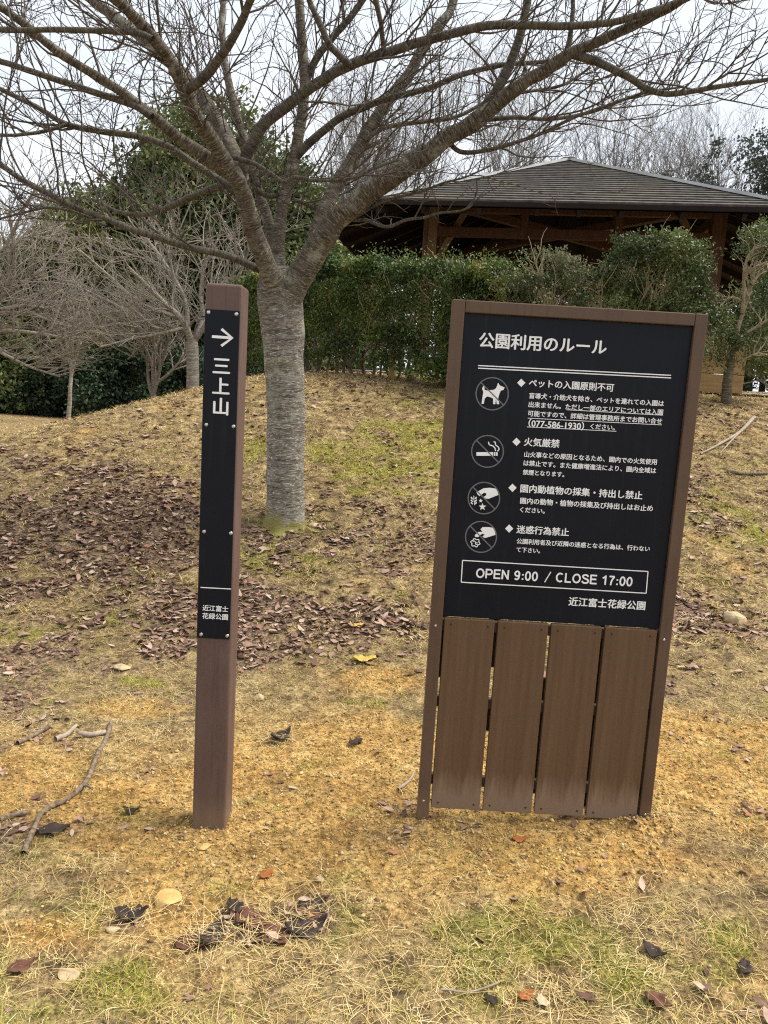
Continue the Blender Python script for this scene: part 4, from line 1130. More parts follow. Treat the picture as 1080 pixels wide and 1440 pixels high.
for i in range(8):      # rafters: hips and commons
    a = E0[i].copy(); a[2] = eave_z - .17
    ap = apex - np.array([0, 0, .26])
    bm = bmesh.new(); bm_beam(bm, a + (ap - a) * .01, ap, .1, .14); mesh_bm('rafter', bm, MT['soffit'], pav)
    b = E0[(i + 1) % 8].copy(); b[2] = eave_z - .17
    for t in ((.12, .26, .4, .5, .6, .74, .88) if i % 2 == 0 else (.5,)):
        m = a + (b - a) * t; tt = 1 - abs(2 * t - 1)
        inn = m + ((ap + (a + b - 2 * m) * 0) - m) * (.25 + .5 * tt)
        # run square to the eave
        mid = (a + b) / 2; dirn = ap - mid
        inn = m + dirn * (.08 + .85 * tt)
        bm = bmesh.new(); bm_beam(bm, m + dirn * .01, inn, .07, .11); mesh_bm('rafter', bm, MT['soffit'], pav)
# tie beams across the middle
for i in (0, 1, 2, 3):
    a, b = K[i].copy(), K[i + 4].copy(); a[2] = b[2] = zup + .12 + .01 * i
    bm = bmesh.new(); bm_beam(bm, a, b, .12, .16); mesh_bm('tie_beam', bm, MT['beam'], pav)

# ------------------------------------------------------------------ background trees
def bare_tree(name, loc, h, spread, r, label, mat, seed, group=None, n1=9, n2=150, n3=700, n4=1400, fork=.28, upb=.25, tr=.0035, ang=(25, 60)):
    gb = np.random.default_rng(seed)
    loc = np.array(loc, float)
    root = empty(name, tuple(loc), label, 'tree', group)
    tp = np.stack([loc + np.array([gb.normal() * .006 * j, gb.normal() * .006 * j, -.1 + j * h * (fork + .12) / 6]) for j in range(7)])
    C = catmull(tp, 20); rr = np.linspace(r * 1.15, r * .6, 20)
    V, F, A = tubes(C[None], rr[None], 9); mesh_np('trunk', V, F, MT[mat], root, True, {'bark': A})
    Q1, R1 = grow(C[None], rr[None], n1, (h * .5, h * .8), 12, ang, upb * 1.4, .1, gb, .62, .62, None, .004)
    sp = np.array([spread, spread, 1.0])
    Q1 = Q1[:, :1] + (Q1 - Q1[:, :1]) * sp
    Q2, R2 = grow(Q1, R1, n2, (h * .12, h * .4), 9, (25, 65), upb, .13, gb, .2, .6, r * .22, .003)
    Q3, R3 = grow(Q2, R2, n3, (h * .05, h * .17), 7, (25, 65), upb, .14, gb, .15, .65, r * .08, tr * .6)
    Q4, R4 = grow(Q3, R3, n4, (h * .02, h * .08), 5, (25, 65), upb, .15, gb, .1, .8, tr, tr * .6)
    V, F, A = join([tubes(Q1, R1, 6), tubes(Q2, R2, 5), tubes(Q3, R3, 4), tubes(Q4, R4, 3)])
    mesh_np('crown', V, F, MT[mat], root, True, {'bark': A})
    return root
def gat(px, Y, py=560):
    p = at(px, py, Y); return np.array([p[0], p[1], float(H(p[0], p[1]))])
def traced_tree(label, base_px, Y, trunk, limbs_px, seed, n2=190, n3=620, n4=1000):
    gb = np.random.default_rng(seed); b = gat(base_px[0], Y)
    root = empty('bare_tree', tuple(b), label, 'tree')
    foot = [b + np.array([0, 0, -.15])] + [at(x, y, Y) for x, y, r in trunk]
    rad = np.array([trunk[0][2] * 1.15] + [r for x, y, r in trunk]) * (Y / FPX)
    C = catmull(np.array(foot), 24); rr = np.interp(np.linspace(0, len(rad) - 1, 24), range(len(rad)), rad)
    V, F, A = tubes(C[None], rr[None], 12); mesh_np('trunk', V, F, MT['pale_bark'], root, True, {'bark': A})
    LL_ = []; prt = []
    for pts, dy, r0, r1 in limbs_px:
        C, r = limb3(pts, Y, Y + dy, r0, r1, 26); LL_.append((C, r)); prt.append(tubes(C[None], r[None], 7))
    P_ = np.stack([l[0] for l in LL_]); R__ = np.stack([l[1] for l in LL_])
    Q2, R2 = grow(P_, R__, n2, (.4, 1.5), 10, (20, 60), .06, .07, gb, .15, .55, .009, .003, curl=.03)
    Q3, R3 = grow(Q2, R2, n3, (.2, .8), 8, (18, 55), .05, .07, gb, .1, .65, .005, .002, curl=.04)
    Q4, R4 = grow(Q3, R3, n4, (.06, .35), 6, (20, 60), .08, .09, gb, .1, .8, .0035, .0018, curl=.04)
    V, F, A = join(prt + [tubes(Q2, R2, 5), tubes(Q3, R3, 4), tubes(Q4, R4, 3)])
    mesh_np('crown', V, F, MT['pale_bark'], root, True, {'bark': A})
traced_tree('pale bare spreading tree behind the mound, seen left of the signpost', (271, 560), 14.0, [(271, 545, 9), (271, 510, 8.5), (270, 488, 9), (271, 476, 6)],
    [([(270, 490), (264, 465), (255, 448), (235, 430), (205, 400), (180, 375)], -.8, 6, 2), ([(270, 488), (280, 465), (286, 445), (295, 420), (320, 390)], .5, 5, 2), ([(264, 462), (262, 430), (250, 400), (225, 360), (205, 335)], .6, 4, 1.6),
     ([(262, 466), (235, 458), (205, 450), (165, 430), (120, 408)], .3, 4, 1.6), ([(255, 448), (230, 440), (195, 425), (150, 385), (110, 350)], 1.0, 3.6, 1.4), ([(258, 462), (220, 470), (180, 478), (140, 488)], -1.0, 3, 1.2), ([(240, 435), (245, 400), (240, 360), (250, 320)], -.3, 3, 1.2),
     ([(275, 478), (300, 440), (330, 400), (350, 350)], -.4, 4, 1.6), ([(286, 445), (282, 410), (290, 370), (310, 330)], .2, 3.5, 1.4), ([(235, 458), (205, 480), (180, 505)], .4, 2.4, 1.0)], 61)
bare_tree('bare_tree', gat(218, 15.0), 2.6, 1.0, .07, 'small thin bare tree just left of the pale spreading tree', 'pale_bark', 62, None, 8, 60, 260, 500, .32, .25, .0035, (20, 50))
bare_tree('bare_tree', gat(97, 19.5), 3.4, 1.0, .055, 'slender bare sapling at the far lawn edge, on the left', 'pale_bark', 63, None, 6, 60, 260, 500, .45, .25, .0045, (20, 50))
traced_tree('wide bare tree reaching in from the left edge with drooping pale twigs', (-80, 570), 13.5, [(-80, 560, 10), (-80, 510, 9), (-78, 480, 8)],
    [([(-78, 485), (-50, 455), (-10, 425), (30, 400), (60, 380)], .3, 5, 1.5), ([(-78, 485), (-40, 470), (10, 465), (60, 470), (110, 480)], -.5, 4.5, 1.5), ([(-60, 465), (-20, 445), (30, 440), (90, 455)], .6, 4, 1.4),
     ([(-78, 480), (-60, 420), (-30, 380), (10, 345), (45, 330)], .8, 4.5, 1.4), ([(-40, 450), (0, 420), (20, 380), (18, 340), (12, 300)], -.6, 3.5, 1.2), ([(-50, 470), (-10, 490), (40, 515), (85, 530)], -.2, 3.5, 1.2), ([(0, 435), (40, 430), (80, 440), (125, 465)], 1, 3, 1.2), ([(-20, 480), (20, 500), (60, 505), (105, 500)], .4, 3, 1.2)], 64, 210, 660, 1050)

def evergreen(name, loc, h, w, label, mat, seed, n=14000, size=.13, group=None, trunk=True, shape='round', freq=1.3, thr=.27, skirt=.12):
    ge = np.random.default_rng(seed)
    loc = np.array(loc, float)
    root = empty(name, tuple(loc), label, 'tree' if trunk else 'bush', group)
    lobes = []
    nl = 16 if shape == 'round' else 22
    for i in range(nl):
        t = (i + .5) / nl
        if shape == 'round': ww = w * (1 - .75 * max(0, t - .45) ** 1.2 / .55 ** 1.2) * (.75 + .25 * min(1, t * 4))
        else: ww = w * (1.05 - t) ** .8
        a = ge.random() * 6.28; rad = ww * ge.uniform(.25, .75)
        lr = w * ge.uniform(.32, .5) * (1 if shape == 'round' else (1.15 - t))
        lobes.append((loc + np.array([rad * math.cos(a), rad * math.sin(a), h * (skirt + (1 - skirt) * t) - lr * .3]), (lr, lr, lr * ge.uniform(.7, 1.05))))
    lobes.append((loc + np.array([0, 0, h * .55]), (w * .6, w * .6, h * .38)))
    p = lobe_points(lobes, n, ge, freq, thr, .55)
    p = p[p[:, 2] > loc[2] + .05]
    V, F, T = leaves(p, size, ge, .55, .3, clump_tint(p, ge, .9, .5))
    mesh_np('crown', V, F, MT[mat], root, attrs={'tint': T})
    if trunk:
        C = catmull(np.stack([loc + np.array([ge.normal() * .05 * j, ge.normal() * .05 * j, -.2 + j * h * .17]) for j in range(6)]), 14); r = np.linspace(h * .022, h * .006, 14)
        V, F, A = tubes(C[None], r[None], 8); mesh_np('trunk', V, F, MT['grey_bark'], root, True, {'bark': A})
    return root
def top(px, py, Y): return float(at(px, py, Y)[2])
def ev(px, py, Y, w, label, mat, seed, **kw):
    l = gat(px, Y); return evergreen('evergreen_tree', l, top(px, py, Y) - l[2], w, label, mat, seed, **kw)
ev(300, 158, 27, 4.2, 'tallest round dark evergreen directly behind the cherry tree limbs', 'ever', 71, n=80000, size=.17)
ev(215, 205, 26, 2.9, 'dark evergreen on the left shoulder of the tallest round evergreen', 'ever', 72, n=44000, size=.16)
ev(390, 240, 26, 2.8, 'dark evergreen seen between the forking cherry limbs', 'ever', 73, n=48000, size=.16)
ev(455, 300, 28, 2.0, 'lowest dark evergreen, just left of the clipped hedge top', 'ever', 74, n=22000, size=.15)
ev(130, 285, 25, 2.7, 'yellow-green bushy evergreen beside the tall dark evergreens', 'ever_yellow', 75, n=34000, size=.15)
ev(45, 345, 24.5, 2.4, 'low dark evergreen at the left edge behind the bare tree', 'ever', 76, n=30000, size=.15)
ev(-60, 330, 25, 2.4, 'dark evergreen cut by the left edge of the picture', 'ever', 77, n=24000, size=.15)
ev(70, 275, 48, 2.6, 'far grey-green tree rising over the left tree line', 'ever_grey', 78, n=9000, size=.16, thr=.48)
for i, (px, Y, w, h) in enumerate([(20, 23.4, 1.3, 1.6), (75, 23.0, 1.1, 1.3), (125, 22.6, 1.2, 1.9), (170, 22.8, 1.4, 2.2), (215, 22.4, 1.3, 2.0), (255, 22.2, 1.2, 2.1), (300, 22.2, 1.4, 2.2), (345, 22.5, 1.3, 2.3), (-30, 23.4, 1.4, 1.9)]):
    lab = ['low dark bush at the far lawn edge left of the sapling', 'low dark bush behind the foot of the bare sapling', 'glossy dark bush just right of the bare sapling', 'tall dark bush in the deepest shade beyond the lawn', 'dark bush behind the small thin bare tree',
           'dark bush between the thin bare tree and the pale spreading tree', 'dark bush behind the trunk of the pale spreading tree', 'dark bush glimpsed between signpost and cherry trunk', 'dark bush at the far lawn edge cut by the left side'][i]
    l = gat(px, Y); evergreen('dark_bush', l, h, w, lab, 'dark_bush', 90 + i, n=5500, size=.11, trunk=False, freq=1.6, thr=.36, skirt=.0)
# second row of evergreens that closes the wood
wl = gat(200, 31)
base = evergreen('evergreen_tree', wl, 6.0, 3.0, 'dark evergreen in the closed back row of the wood on the left', 'ever', 110, n=11000, size=.17, group='evergreens in the back row of the wood', skirt=.02)
for i, (px, Y) in enumerate([(20, 32), (110, 31), (290, 32), (370, 33), (450, 34), (-90, 31), (-200, 30), (520, 36), (620, 31), (710, 32), (800, 31), (890, 32), (980, 31), (1070, 32), (1160, 31)]):
    c = copy_tree(base); c.location = tuple(gat(px, Y)); c.rotation_euler.z = i * 1.3
# pines behind the roof on the right
ev(965, 190, 34, 2.2, 'grey-green conifer standing behind the right slope of the pavilion roof', 'ever_grey', 81, n=20000, size=.15, shape='cone', thr=.4)
ev(1050, 185, 33, 3.0, 'grey-green conifer at the right edge above the pavilion roof', 'ever_grey', 82, n=26000, size=.15, thr=.36)
ev(890, 225, 38, 1.6, 'small far conifer just above the pavilion roof ridge', 'ever_grey', 83, n=5000, size=.14, thr=.47)
# bare wood behind the pavilion
bl = gat(700, 33)
bt = bare_tree('bare_tree', bl, 9.6, .8, .13, 'thin grey leafless tree in the wood behind the pavilion', 'grey_bark', 66, 'leafless trees behind the pavilion', 9, 100, 520, 1000, .3, .3, .005, (15, 45))
bl2 = gat(820, 36)
bt2 = bare_tree('bare_tree', bl2, 11.0, .8, .13, 'thin grey leafless tree in the wood behind the pavilion', 'grey_bark', 67, 'leafless trees behind the pavilion', 9, 100, 520, 1000, .3, .3, .005, (15, 45))
for i, (px, Y) in enumerate([(505, 32), (560, 36), (755, 37), (880, 36), (930, 39), (985, 37), (1040, 40), (500, 39), (475, 36)]):
    c = copy_tree(bt if i % 2 else bt2); c.location = tuple(gat(px, Y)); c.rotation_euler.z = 2.4 * i; k = .85 + .3 * ((i * 37) % 10) / 10; c.scale = (k, k, k)

# ------------------------------------------------------------------ ground cover
def frustum_pts(n, ylo, yhi, g, pw_=1.0):
    """points on the ground spread over the part of it the view covers and a margin"""
    y = ylo + (yhi - ylo) * g.random(n) ** pw_
    x = (g.random(n) * 2 - 1) * (.62 * y + .35)
    return x, y

def blades(x, y, z, length, width, phi, bend, g, tint):
    n = len(x); th = g.random(n) * 6.283
    dx, dy = np.cos(th), np.sin(th); wx, wy = -dy, dx
    pts = [np.stack([x, y, z], 1)]
    ph = phi.copy(); m = 3
    for j in range(m):
        st = length / m
        pts.append(pts[-1] + np.stack([dx * np.cos(ph) * st, dy * np.cos(ph) * st, np.sin(ph) * st], 1)); ph = ph - bend / m
        tw = g.normal(size=n) * .25
        dx, dy = dx * np.cos(tw) - dy * np.sin(tw), dx * np.sin(tw) + dy * np.cos(tw)
    V = []
    for j, p in enumerate(pts):
        p[:, 2] = np.maximum(p[:, 2], z + .0015)
        wj = width * (1, .9, .65, .12)[j]
        o = np.stack([wx * wj / 2, wy * wj / 2, wj * 0], 1)
        V += [p - o, p + o]
    V = np.stack(V, 1)
    i = np.arange(n * 8).reshape(n, 8)
    F = np.concatenate([i[:, [0, 1, 3, 2]], i[:, [2, 3, 5, 4]], i[:, [4, 5, 7, 6]]])
    return V.reshape(-1, 3), F, np.repeat(np.clip(tint, 0, 1), 8)
gg = np.random.default_rng(77)
def grass_layer(n, ylo, yhi, lr, wr, pw_=1.0, seed=0, kill_soil=.92, kill_leaf=.8, kill_moss=.25, phi=(0.05, .75)):
    x, y = frustum_pts(n, ylo, yhi, gg, pw_)
    L, S, M = masks(x, y)
    cl = fbm2(x * 6, y * 6, 50 + seed, 3)
    pr = (1 - kill_soil * S) * (1 - kill_leaf * L) * (1 - kill_moss * M) * np.clip((cl - .25) * 2.6, .12, 1)
    k = gg.random(n) < pr
    x, y, S = x[k], y[k], S[k]; n = len(x)
    z = ground_z(x, y, S) - .003
    ti = np.clip(.5 + (fbm2(x * 2.5, y * 2.5, 60, 3) - .5) * .8 + (noise2(x * 22, y * 22, 63) - .5) * .8 + gg.normal(size=n) * .2, 0, 1)
    return blades(x, y, z, gg.uniform(*lr, n) * (.6 + .8 * cl[k]), gg.uniform(*wr, n), gg.uniform(*phi, n), gg.uniform(.3, 1.6, n), gg, ti)
def stuff(name, parts, mat, label, cat):
    V, F, T = join(parts); o = mesh_np(name, V, F, mat, attrs={'tint': T})
    return tag(o, label, cat, kind='stuff')
def tufts(n, ylo, yhi, per, lr, wr, spread, pw_=1.0, green=False):
    x, y = frustum_pts(n, ylo, yhi, gg, pw_); L, S, M = masks(x, y)
    k = gg.random(n) < ((.15 + .85 * M) if green else 1) * (1 - .75 * S) * (1 - .5 * L); x, y = x[k], y[k]; n = len(x)
    q = np.repeat(np.arange(n), per); sz = gg.uniform(.5, 1.2, n)[q]; m = len(q)
    X = x[q] + gg.normal(size=m) * spread * sz; Y = y[q] + gg.normal(size=m) * spread * sz
    ti = np.clip(gg.uniform(.25, .85, n)[q] + gg.normal(size=m) * .16, 0, 1)
    return blades(X, Y, ground_z(X, Y) - .003, gg.uniform(*lr, m) * sz, gg.uniform(*wr, m), gg.uniform(.05, .75, m), gg.uniform(.4, 1.5, m), gg, ti)
def strands(pts):
    xs, ys = [], []
    for q in pts:
        p = hit(*q); xs.append(p[0] + gg.normal(size=90) * .09); ys.append(p[1] + gg.normal(size=90) * .05)
    x, y = np.concatenate(xs), np.concatenate(ys); n = len(x)
    return blades(x, y, ground_z(x, y) + gg.uniform(.003, .02, n), gg.uniform(.05, .14, n), gg.uniform(.0011, .002, n), gg.uniform(-.1, .4, n), gg.uniform(0, .6, n), gg, gg.uniform(.5, 1, n))
stuff('dead_grass', [grass_layer(130000, 1.45, 4.6, (.02, .075), (.001, .0024), .9, 0, .9, .8, .25, (0., .45)), strands(((350, 1312), (420, 1295), (170, 1300), (300, 1325), (390, 1040))), grass_layer(3500, 1.45, 3.6, (.1, .2), (.0012, .002), .9, 4, .7, .6, .3, (.05, .4)),
                     tufts(2600, 1.45, 4.6, 16, (.02, .075), (.001, .0022), .016, .9), tufts(3800, 4.4, 10, 12, (.04, .1), (.003, .0055), .02, .9), grass_layer(90000, 4.4, 9.8, (.03, .09), (.0025, .005), .9, 1), grass_layer(60000, 9, 26, (.04, .1), (.006, .012), 1, 2, .5, .6, .3)],
      MT['straw'], 'short flattened straw-coloured dead grass over the ground', 'grass')
def green_layer(n, ylo, yhi, lr, wr, pw_=1.0, base=.03):
    x, y = frustum_pts(n, ylo, yhi, gg, pw_)
    L, S, M = masks(x, y); tuft = np.clip((fbm2(x * 4.5, y * 4.5, 70, 3) - .58) * 6, 0, 1)
    k = gg.random(n) < np.clip(M * .9 + tuft * .5 + base, 0, 1) * (1 - .6 * L) * (1 - .7 * S)
    x, y, S = x[k], y[k], S[k]; n = len(x)
    ti = np.clip(.5 + (fbm2(x * 3, y * 3, 80, 2) - .5) * 1.2 + gg.normal(size=n) * .22, 0, 1)
    return blades(x, y, ground_z(x, y, S) - .002, gg.uniform(*lr, n), gg.uniform(*wr, n), gg.uniform(.3, 1.4, n), gg.uniform(.2, 1.3, n), gg, ti)
stuff('moss_and_green_grass', [tufts(420, 1.45, 4.6, 22, (.02, .07), (.001, .0022), .012, .9, True), tufts(900, 4.4, 9.5, 16, (.03, .06), (.003, .005), .02, .9, True), green_layer(110000, 1.45, 4.6, (.012, .045), (.0012, .0024), .9), green_layer(90000, 4.4, 9.8, (.02, .045), (.003, .0055), .9)],
      MT['green'], 'yellow-green moss and short live grass in patches', 'moss')

def leaf_mesh(x, y, z, length, width, g, tint, tilt=.24, curl=(-.5, .6)):
    n = len(x); rows = np.array([0, .2, .45, .72, 1.]); hw = np.array([.06, .36, .5, .36, .03])
    c1 = g.uniform(*curl, n); c2 = g.uniform(-.5, .6, n)
    th = g.random(n) * 6.283; ax = g.normal(size=n) * tilt; ay = g.normal(size=n) * tilt
    V = []
    for s_, w_ in zip(rows, hw):
        for v in (-1, 0, 1):
            lx = (s_ - .5) * length; ly = v * w_ * width * (1 - .15 * np.abs(c2))
            lz = c1 * length * (s_ - .5) ** 2 + c2 * np.abs(v) * w_ * width * .8 + g.normal(size=n) * .04 * width
            # tilt about x and y then heading
            y1 = ly * np.cos(ax) - lz * np.sin(ax); z1 = ly * np.sin(ax) + lz * np.cos(ax)
            x1 = lx * np.cos(ay) + z1 * np.sin(ay); z2 = -lx * np.sin(ay) + z1 * np.cos(ay)
            V.append(np.stack([x + x1 * np.cos(th) - y1 * np.sin(th), y + x1 * np.sin(th) + y1 * np.cos(th), z + z2], 1))
    V = np.stack(V, 1)
    lo = (V[:, :, 2] - z[:, None]).min(1); V[:, :, 2] -= (np.minimum(lo, 0) * .75)[:, None]
    i = np.arange(n * 15).reshape(n, 15); F = []
    for r in range(4):
        for c in range(2):
            a = r * 3 + c; F.append(i[:, [a, a + 1, a + 4, a + 3]])
    return V.reshape(-1, 3), np.concatenate(F), np.repeat(np.clip(tint, 0, 1), 15)
def litter_layer(n, ylo, yhi, lr, pw_=1.0, base=.012):
    x, y = frustum_pts(n, ylo, yhi, gg, pw_); L, S, M = masks(x, y)
    k = gg.random(n) < np.clip(L * 1.0 + base, 0, 1)
    x, y, S = x[k], y[k], S[k]; n = len(x); ln = lr[0] + (lr[1] - lr[0]) * gg.random(n) ** 1.6
    return leaf_mesh(x, y, ground_z(x, y, S) + gg.uniform(0.001, .009, n), ln, ln * gg.uniform(.3, .66, n), gg, gg.random(n))
stuff('leaf_litter', [litter_layer(9000, 1.5, 4.4, (.02, .055), 1, .006), litter_layer(52000, 4.0, 10, (.028, .075), .85, .1), litter_layer(9000, 9, 24, (.05, .1), 1, .1)],
      MT['litter'], 'brown and purple-grey fallen leaves lying in drifts', 'leaves')
# soil crumbs: lumpy octahedra
def crumbs(n, ylo, yhi, sr, pw_=1.0):
    x, y = frustum_pts(n, ylo, yhi, gg, pw_)
    m3 = n // 90
    for fi, (fx, fy) in enumerate(FEET):
        x[fi * m3:(fi + 1) * m3] = fx + gg.normal(size=m3) * .13; y[fi * m3:(fi + 1) * m3] = fy - .03 + gg.normal(size=m3) * .09
    L, S, M = masks(x, y)
    k = gg.random(n) < np.clip(S * 1.0 + .06, 0, 1) * (1 - .8 * L); x, y, S = x[k], y[k], S[k]; n = len(x)
    r = sr[0] + (sr[1] - sr[0]) * gg.random(n) ** 4; z = ground_z(x, y, S) + r * .2
    D = np.array([(1, 0, 0), (-1, 0, 0), (0, 1, 0), (0, -1, 0), (0, 0, 1), (0, 0, -1)], float)
    th = gg.random(n) * 6.28; V = []
    for d in D:
        s_ = r * gg.uniform(.6, 1.2, n) * (.75 if d[2] else 1); vx, vy = d[0] * np.cos(th) - d[1] * np.sin(th), d[0] * np.sin(th) + d[1] * np.cos(th)
        V.append(np.stack([x + vx * s_, y + vy * s_, z + d[2] * s_ + gg.normal(size=n) * r * .15], 1))
    V = np.stack(V, 1).reshape(-1, 3); i = np.arange(n * 6).reshape(n, 6)
    F = np.concatenate([i[:, list(f)] for f in ((0, 2, 4), (2, 1, 4), (1, 3, 4), (3, 0, 4), (2, 0, 5), (1, 2, 5), (3, 1, 5), (0, 3, 5))])
    return V, F, np.repeat(np.clip(gg.random(n) + gg.normal(size=n) * .1, 0, 1), 6)
stuff('soil_crumbs', [crumbs(75000, 1.45, 4.6, (.0018, .0085), .9), crumbs(5000, 1.45, 4.6, (.004, .014), .9)], MT['crumb'], 'loose yellow soil crumbs and grit around the signs', 'soil')

# ------------------------------------------------------------------ single stones, sticks and leaves
def gpt(px, py):
    p = hit(px, py); p[2] = float(ground_z(np.array([p[0]]), np.array([p[1]]))[0]); return p
def stone(px, py, wpx, mat, label, flat=.6, seed=1):
    p = gpt(px, py); r = wpx * .5 * np.linalg.norm(p - EYEP) / FPX
    bm = bmesh.new(); bmesh.ops.create_icosphere(bm, subdivisions=3, radius=1)
    g_ = np.random.default_rng(seed)
    cut = [(Vector(g_.normal(size=3)).normalized(), g_.uniform(.45, .8)) for _ in range(11)]
    for v in bm.verts:
        for nrm, d in cut:
            e = v.co.dot(nrm) - d
            if e > 0: v.co -= nrm * e * .96
        v.co *= 1 + .06 * (float(noise3(np.array(v.co) * 2.5, seed)) - .5)
        v.co = Vector((v.co.x * r, v.co.y * r * .85, v.co.z * r * flat)) + Vector(p) + Vector((0, 0, r * flat * .12))
    return tag(mesh_bm('stone', bm, MT[mat], loc=tuple(p)), label, 'stone')
stone(1034, 872, 34, 'stone', 'pale tan angular stone on leaves at the foot of the slope on the right', .75, 3)
stone(232, 1268, 44, 'yellow_stone', 'largest flat yellow stone, in front of the signpost', .45, 4)
stone(449, 1237, 15, 'stone', 'small rounded pale pebble above the dark leaf heap', .7, 5)
stone(288, 1195, 20, 'yellow_stone', 'orange-yellow stone at the foot of the signpost', .5, 6)
stone(362, 983, 18, 'stone', 'pale stone right of the signpost, beside a green tuft', .8, 7)
stone(172, 940, 26, 'stone', 'flat pale stone left of the signpost, at the edge of the fallen leaves', .4, 8)
stone(96, 1372, 26, 'stone', 'pale pointed stone at the lower left', .45, 9)
stone(572, 1330, 10, 'stone', 'tiny white pebble in the grass right of the dark leaf heap', .7, 10)
stone(440, 738, 20, 'stone', 'grey stone beside the foot of the cherry trunk', .6, 11)
stone(160, 1309, 20, 'stone', 'buff stone left of the largest yellow stone', .5, 12)
stone(418, 1217, 12, 'yellow_stone', 'small yellow pebble midway between signpost foot and leaf heap', .6, 13)
def stick(pts, r0, r1, mat, label, lift=.004, kids=()):
    P = np.array([gpt(*p) for p in pts]); C = catmull(P, len(pts) * 6); sc = np.linalg.norm(C - EYEP, axis=1) / FPX
    _, S, _ = masks(C[:, 0], C[:, 1]); C[:, 2] = np.maximum(C[:, 2], ground_z(C[:, 0], C[:, 1], S)) + lift
    r = np.linspace(r0, r1, len(C)) * sc; C[:, 2] += r * .6
    r = r * (1 + .3 * (noise2(np.arange(len(C)) * .8, np.zeros(len(C)), 3) - .5))
    parts = [tubes(C[None], r[None], 8)]
    for (i0, dpx, rr0) in kids:
        a = C[int(i0 * (len(C) - 1))]; q = gpt(*dpx) + np.array([0, 0, .015]); D = catmull(np.stack([a, a * .5 + q * .5 + [0, 0, .008], q]), 10)
        parts.append(tubes(D[None], (np.linspace(rr0, rr0 * .4, 10) * sc[0])[None], 6))
    V, F, A = join(parts)
    return tag(mesh_np('fallen_stick', V, F, MT[mat], None, True, loc=tuple(P[0])), label, 'stick')
stick([(33, 1205), (50, 1165), (62, 1142), (95, 1125), (122, 1102), (135, 1070), (150, 1040), (156, 1018)], 3.6, 2.8, 'stick', 'long crooked brown stick lying left of the signpost', .004, [(.55, (130, 1117), 2.5)])
stick([(25, 1048), (50, 1034), (70, 1025)], 3, 3, 'stick', 'short brown stick at the left edge of the soil')
stick([(78, 1042), (95, 1034), (108, 1022)], 4, 2, 'pale_stick', 'bleached pale stick left of the long crooked stick')
stick([(112, 1036), (130, 1038), (148, 1033)], 3.5, 3.5, 'pale_stick', 'short grey chip of wood touching the top of the long stick')
stick([(1060, 590), (1040, 610), (1010, 628), (985, 640)], 2.6, 1.0, 'pale_stick', 'bleached forked branch lying on the slope below the small tree', .01, [(.3, (1012, 640), 1.5)])
stick([(1022, 664), (1045, 668), (1078, 668)], 2.8, 2, 'stick', 'dark mossy stick on the slope at the right edge')
stick([(560, 1112), (575, 1100), (583, 1088)], 2, 1.5, 'pale_stick', 'thin pale twig left of the notice board foot')
stick([(700, 1388), (660, 1400), (620, 1398)], 1.4, 1, 'pale_stick', 'thin straw-like twig in the lower grass', .01)
stick([(0, 1158), (20, 1150), (38, 1146)], 3.5, 3, 'stick', 'stub of dark bark at the left edge beside the crooked stick')
def leaf(px, py, wpx, mat, label, heading=0, seed=1, curl=.35):
    p = gpt(px, py); L = .85 * wpx * np.linalg.norm(p - EYEP) / FPX; g_ = np.random.default_rng(seed)
    n, m = 11, 7; V = []
    c2 = g_.uniform(.05, .5)
    for i in range(n):
        s_ = i / (n - 1); hw = .5 * math.sin(math.pi * s_ ** .85) ** .8 * .62 + .012
        for j in range(m):
            v = (j / (m - 1)) * 2 - 1
            x = (s_ - .5) * L; y = v * hw * L * (1 + .2 * math.sin(s_ * 17 + seed) + .12 * math.sin(s_ * 31 + 2 * seed * v)); z = curl * L * (s_ - .5) ** 2 + c2 * abs(v) ** 1.6 * hw * L * .6 + .045 * L * math.sin(9 * s_ + 5 * v + seed) + .03 * L * math.sin(16 * s_ - 7 * v + 2 * seed)
            V.append((p[0] + x * math.cos(heading) - y * math.sin(heading), p[1] + x * math.sin(heading) + y * math.cos(heading), p[2] + .008 + z))
    i = np.arange(n * m).reshape(n, m); F = np.stack([i[:-1, :-1], i[:-1, 1:], i[1:, 1:], i[1:, :-1]], -1).reshape(-1, 4)
    o = tag(mesh_np('fallen_leaf', np.array(V), F, MT[mat], None, True, loc=tuple(p)), label, 'leaf')
    sm = o.modifiers.new('thickness', 'SOLIDIFY'); sm.thickness = .0006
    return o
leaf(740, 1402, 26, 'orange_leaf', 'bright orange-brown leaf in the grass at the bottom', .6, 2)
leaf(762, 1412, 24, 'pale_leaf', 'pale buff leaf just right of the orange leaf at the bottom', 1.8, 3)
leaf(690, 1410, 22, 'black_leaf', 'small blackish leaf left of the orange leaf at the bottom', 2.5, 23)
leaf(925, 1410, 36, 'brown_leaf', 'curled red-brown leaf at the lower right', -.6, 4)
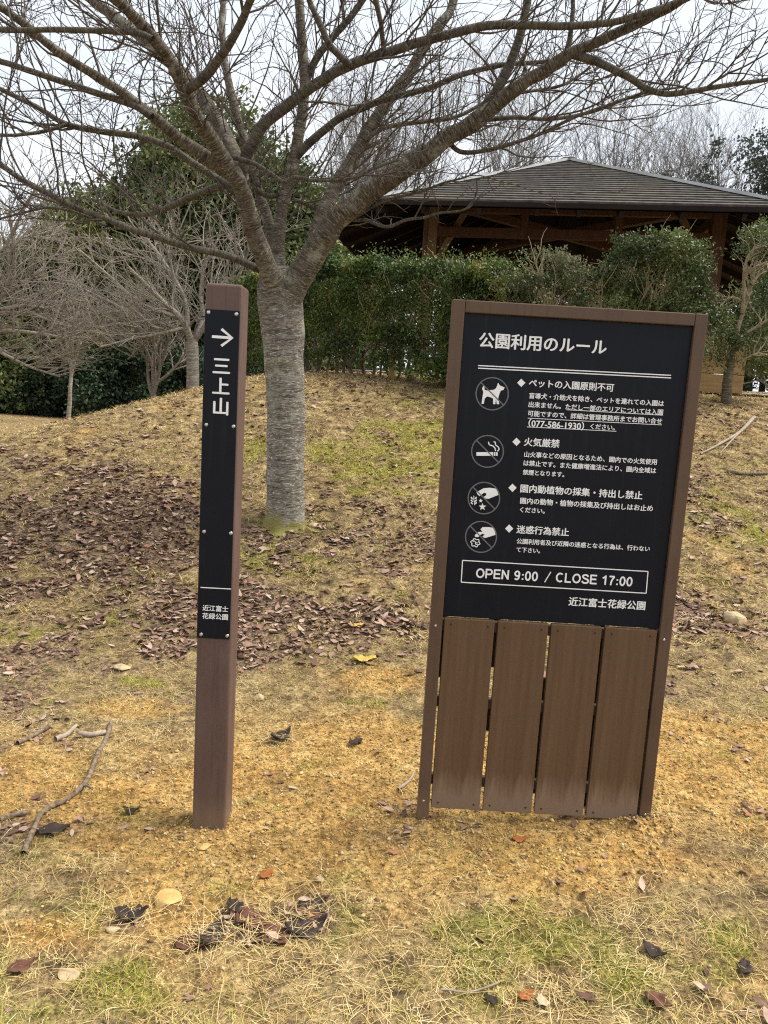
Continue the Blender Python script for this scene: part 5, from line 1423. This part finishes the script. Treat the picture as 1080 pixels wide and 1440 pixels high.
leaf(920, 1340, 34, 'black_leaf', 'crumpled dark leaf in the moss on the right', -.7, 5, 1.2)
leaf(1047, 1365, 30, 'black_leaf', 'grey-black leaf at the right edge near the bottom', 1.2, 6)
leaf(270, 1328, 50, 'brown_leaf', 'dark purple-brown leaf at the left end of the leaf heap', .2, 7)
leaf(300, 1320, 52, 'black_leaf', 'black wet leaf under the straw in the leaf heap', 1.2, 8, .9)
leaf(352, 1300, 56, 'brown_leaf', 'rust-brown leaf in the middle of the leaf heap', -.5, 9)
leaf(385, 1322, 54, 'brown_leaf', 'folded brown leaf at the front of the leaf heap', -.8, 10)
leaf(430, 1310, 64, 'black_leaf', 'large blackened leaf at the right end of the leaf heap', .4, 11, 1.0)
leaf(435, 1278, 52, 'black_leaf', 'dark leaf at the back right of the leaf heap', .9, 12)
leaf(330, 1283, 36, 'black_leaf', 'dark torn leaf at the back of the leaf heap', 2.2, 13)
leaf(375, 1233, 26, 'orange_leaf', 'small orange leaf above the leaf heap', 1.0, 14)
leaf(185, 1290, 46, 'black_leaf', 'blackened leaf left of the largest yellow stone', .2, 15, 1.1)
leaf(430, 1290, 40, 'brown_leaf', 'red-brown leaf on top of the blackened leaf', -.4, 16)
leaf(75, 1172, 44, 'black_leaf', 'dark pointed leaf beside the lower end of the crooked stick', .5, 17)
leaf(185, 1142, 24, 'black_leaf', 'small dark curled leaf between crooked stick and signpost', .1, 18, 1.3)
leaf(512, 930, 40, 'yellow_leaf', 'yellow leaf on the soil edge between signpost and notice board', .35, 19)
leaf(500, 880, 26, 'yellow_leaf', 'small yellow leaf among brown leaves left of the notice board', .2, 20)
leaf(500, 1047, 26, 'black_leaf', 'dark leaf on bare soil left of the notice board', .6, 21)
leaf(395, 1040, 40, 'black_leaf', 'dark leaf lying right of the signpost', .9, 22, 1.1)
leaf(30, 1360, 36, 'brown_leaf', 'purple-brown leaf at the lower left edge', .9, 24)
leaf(730, 1180, 24, 'orange_leaf', 'tan-orange leaf on the soil in front of the notice board', .2, 25, .4)
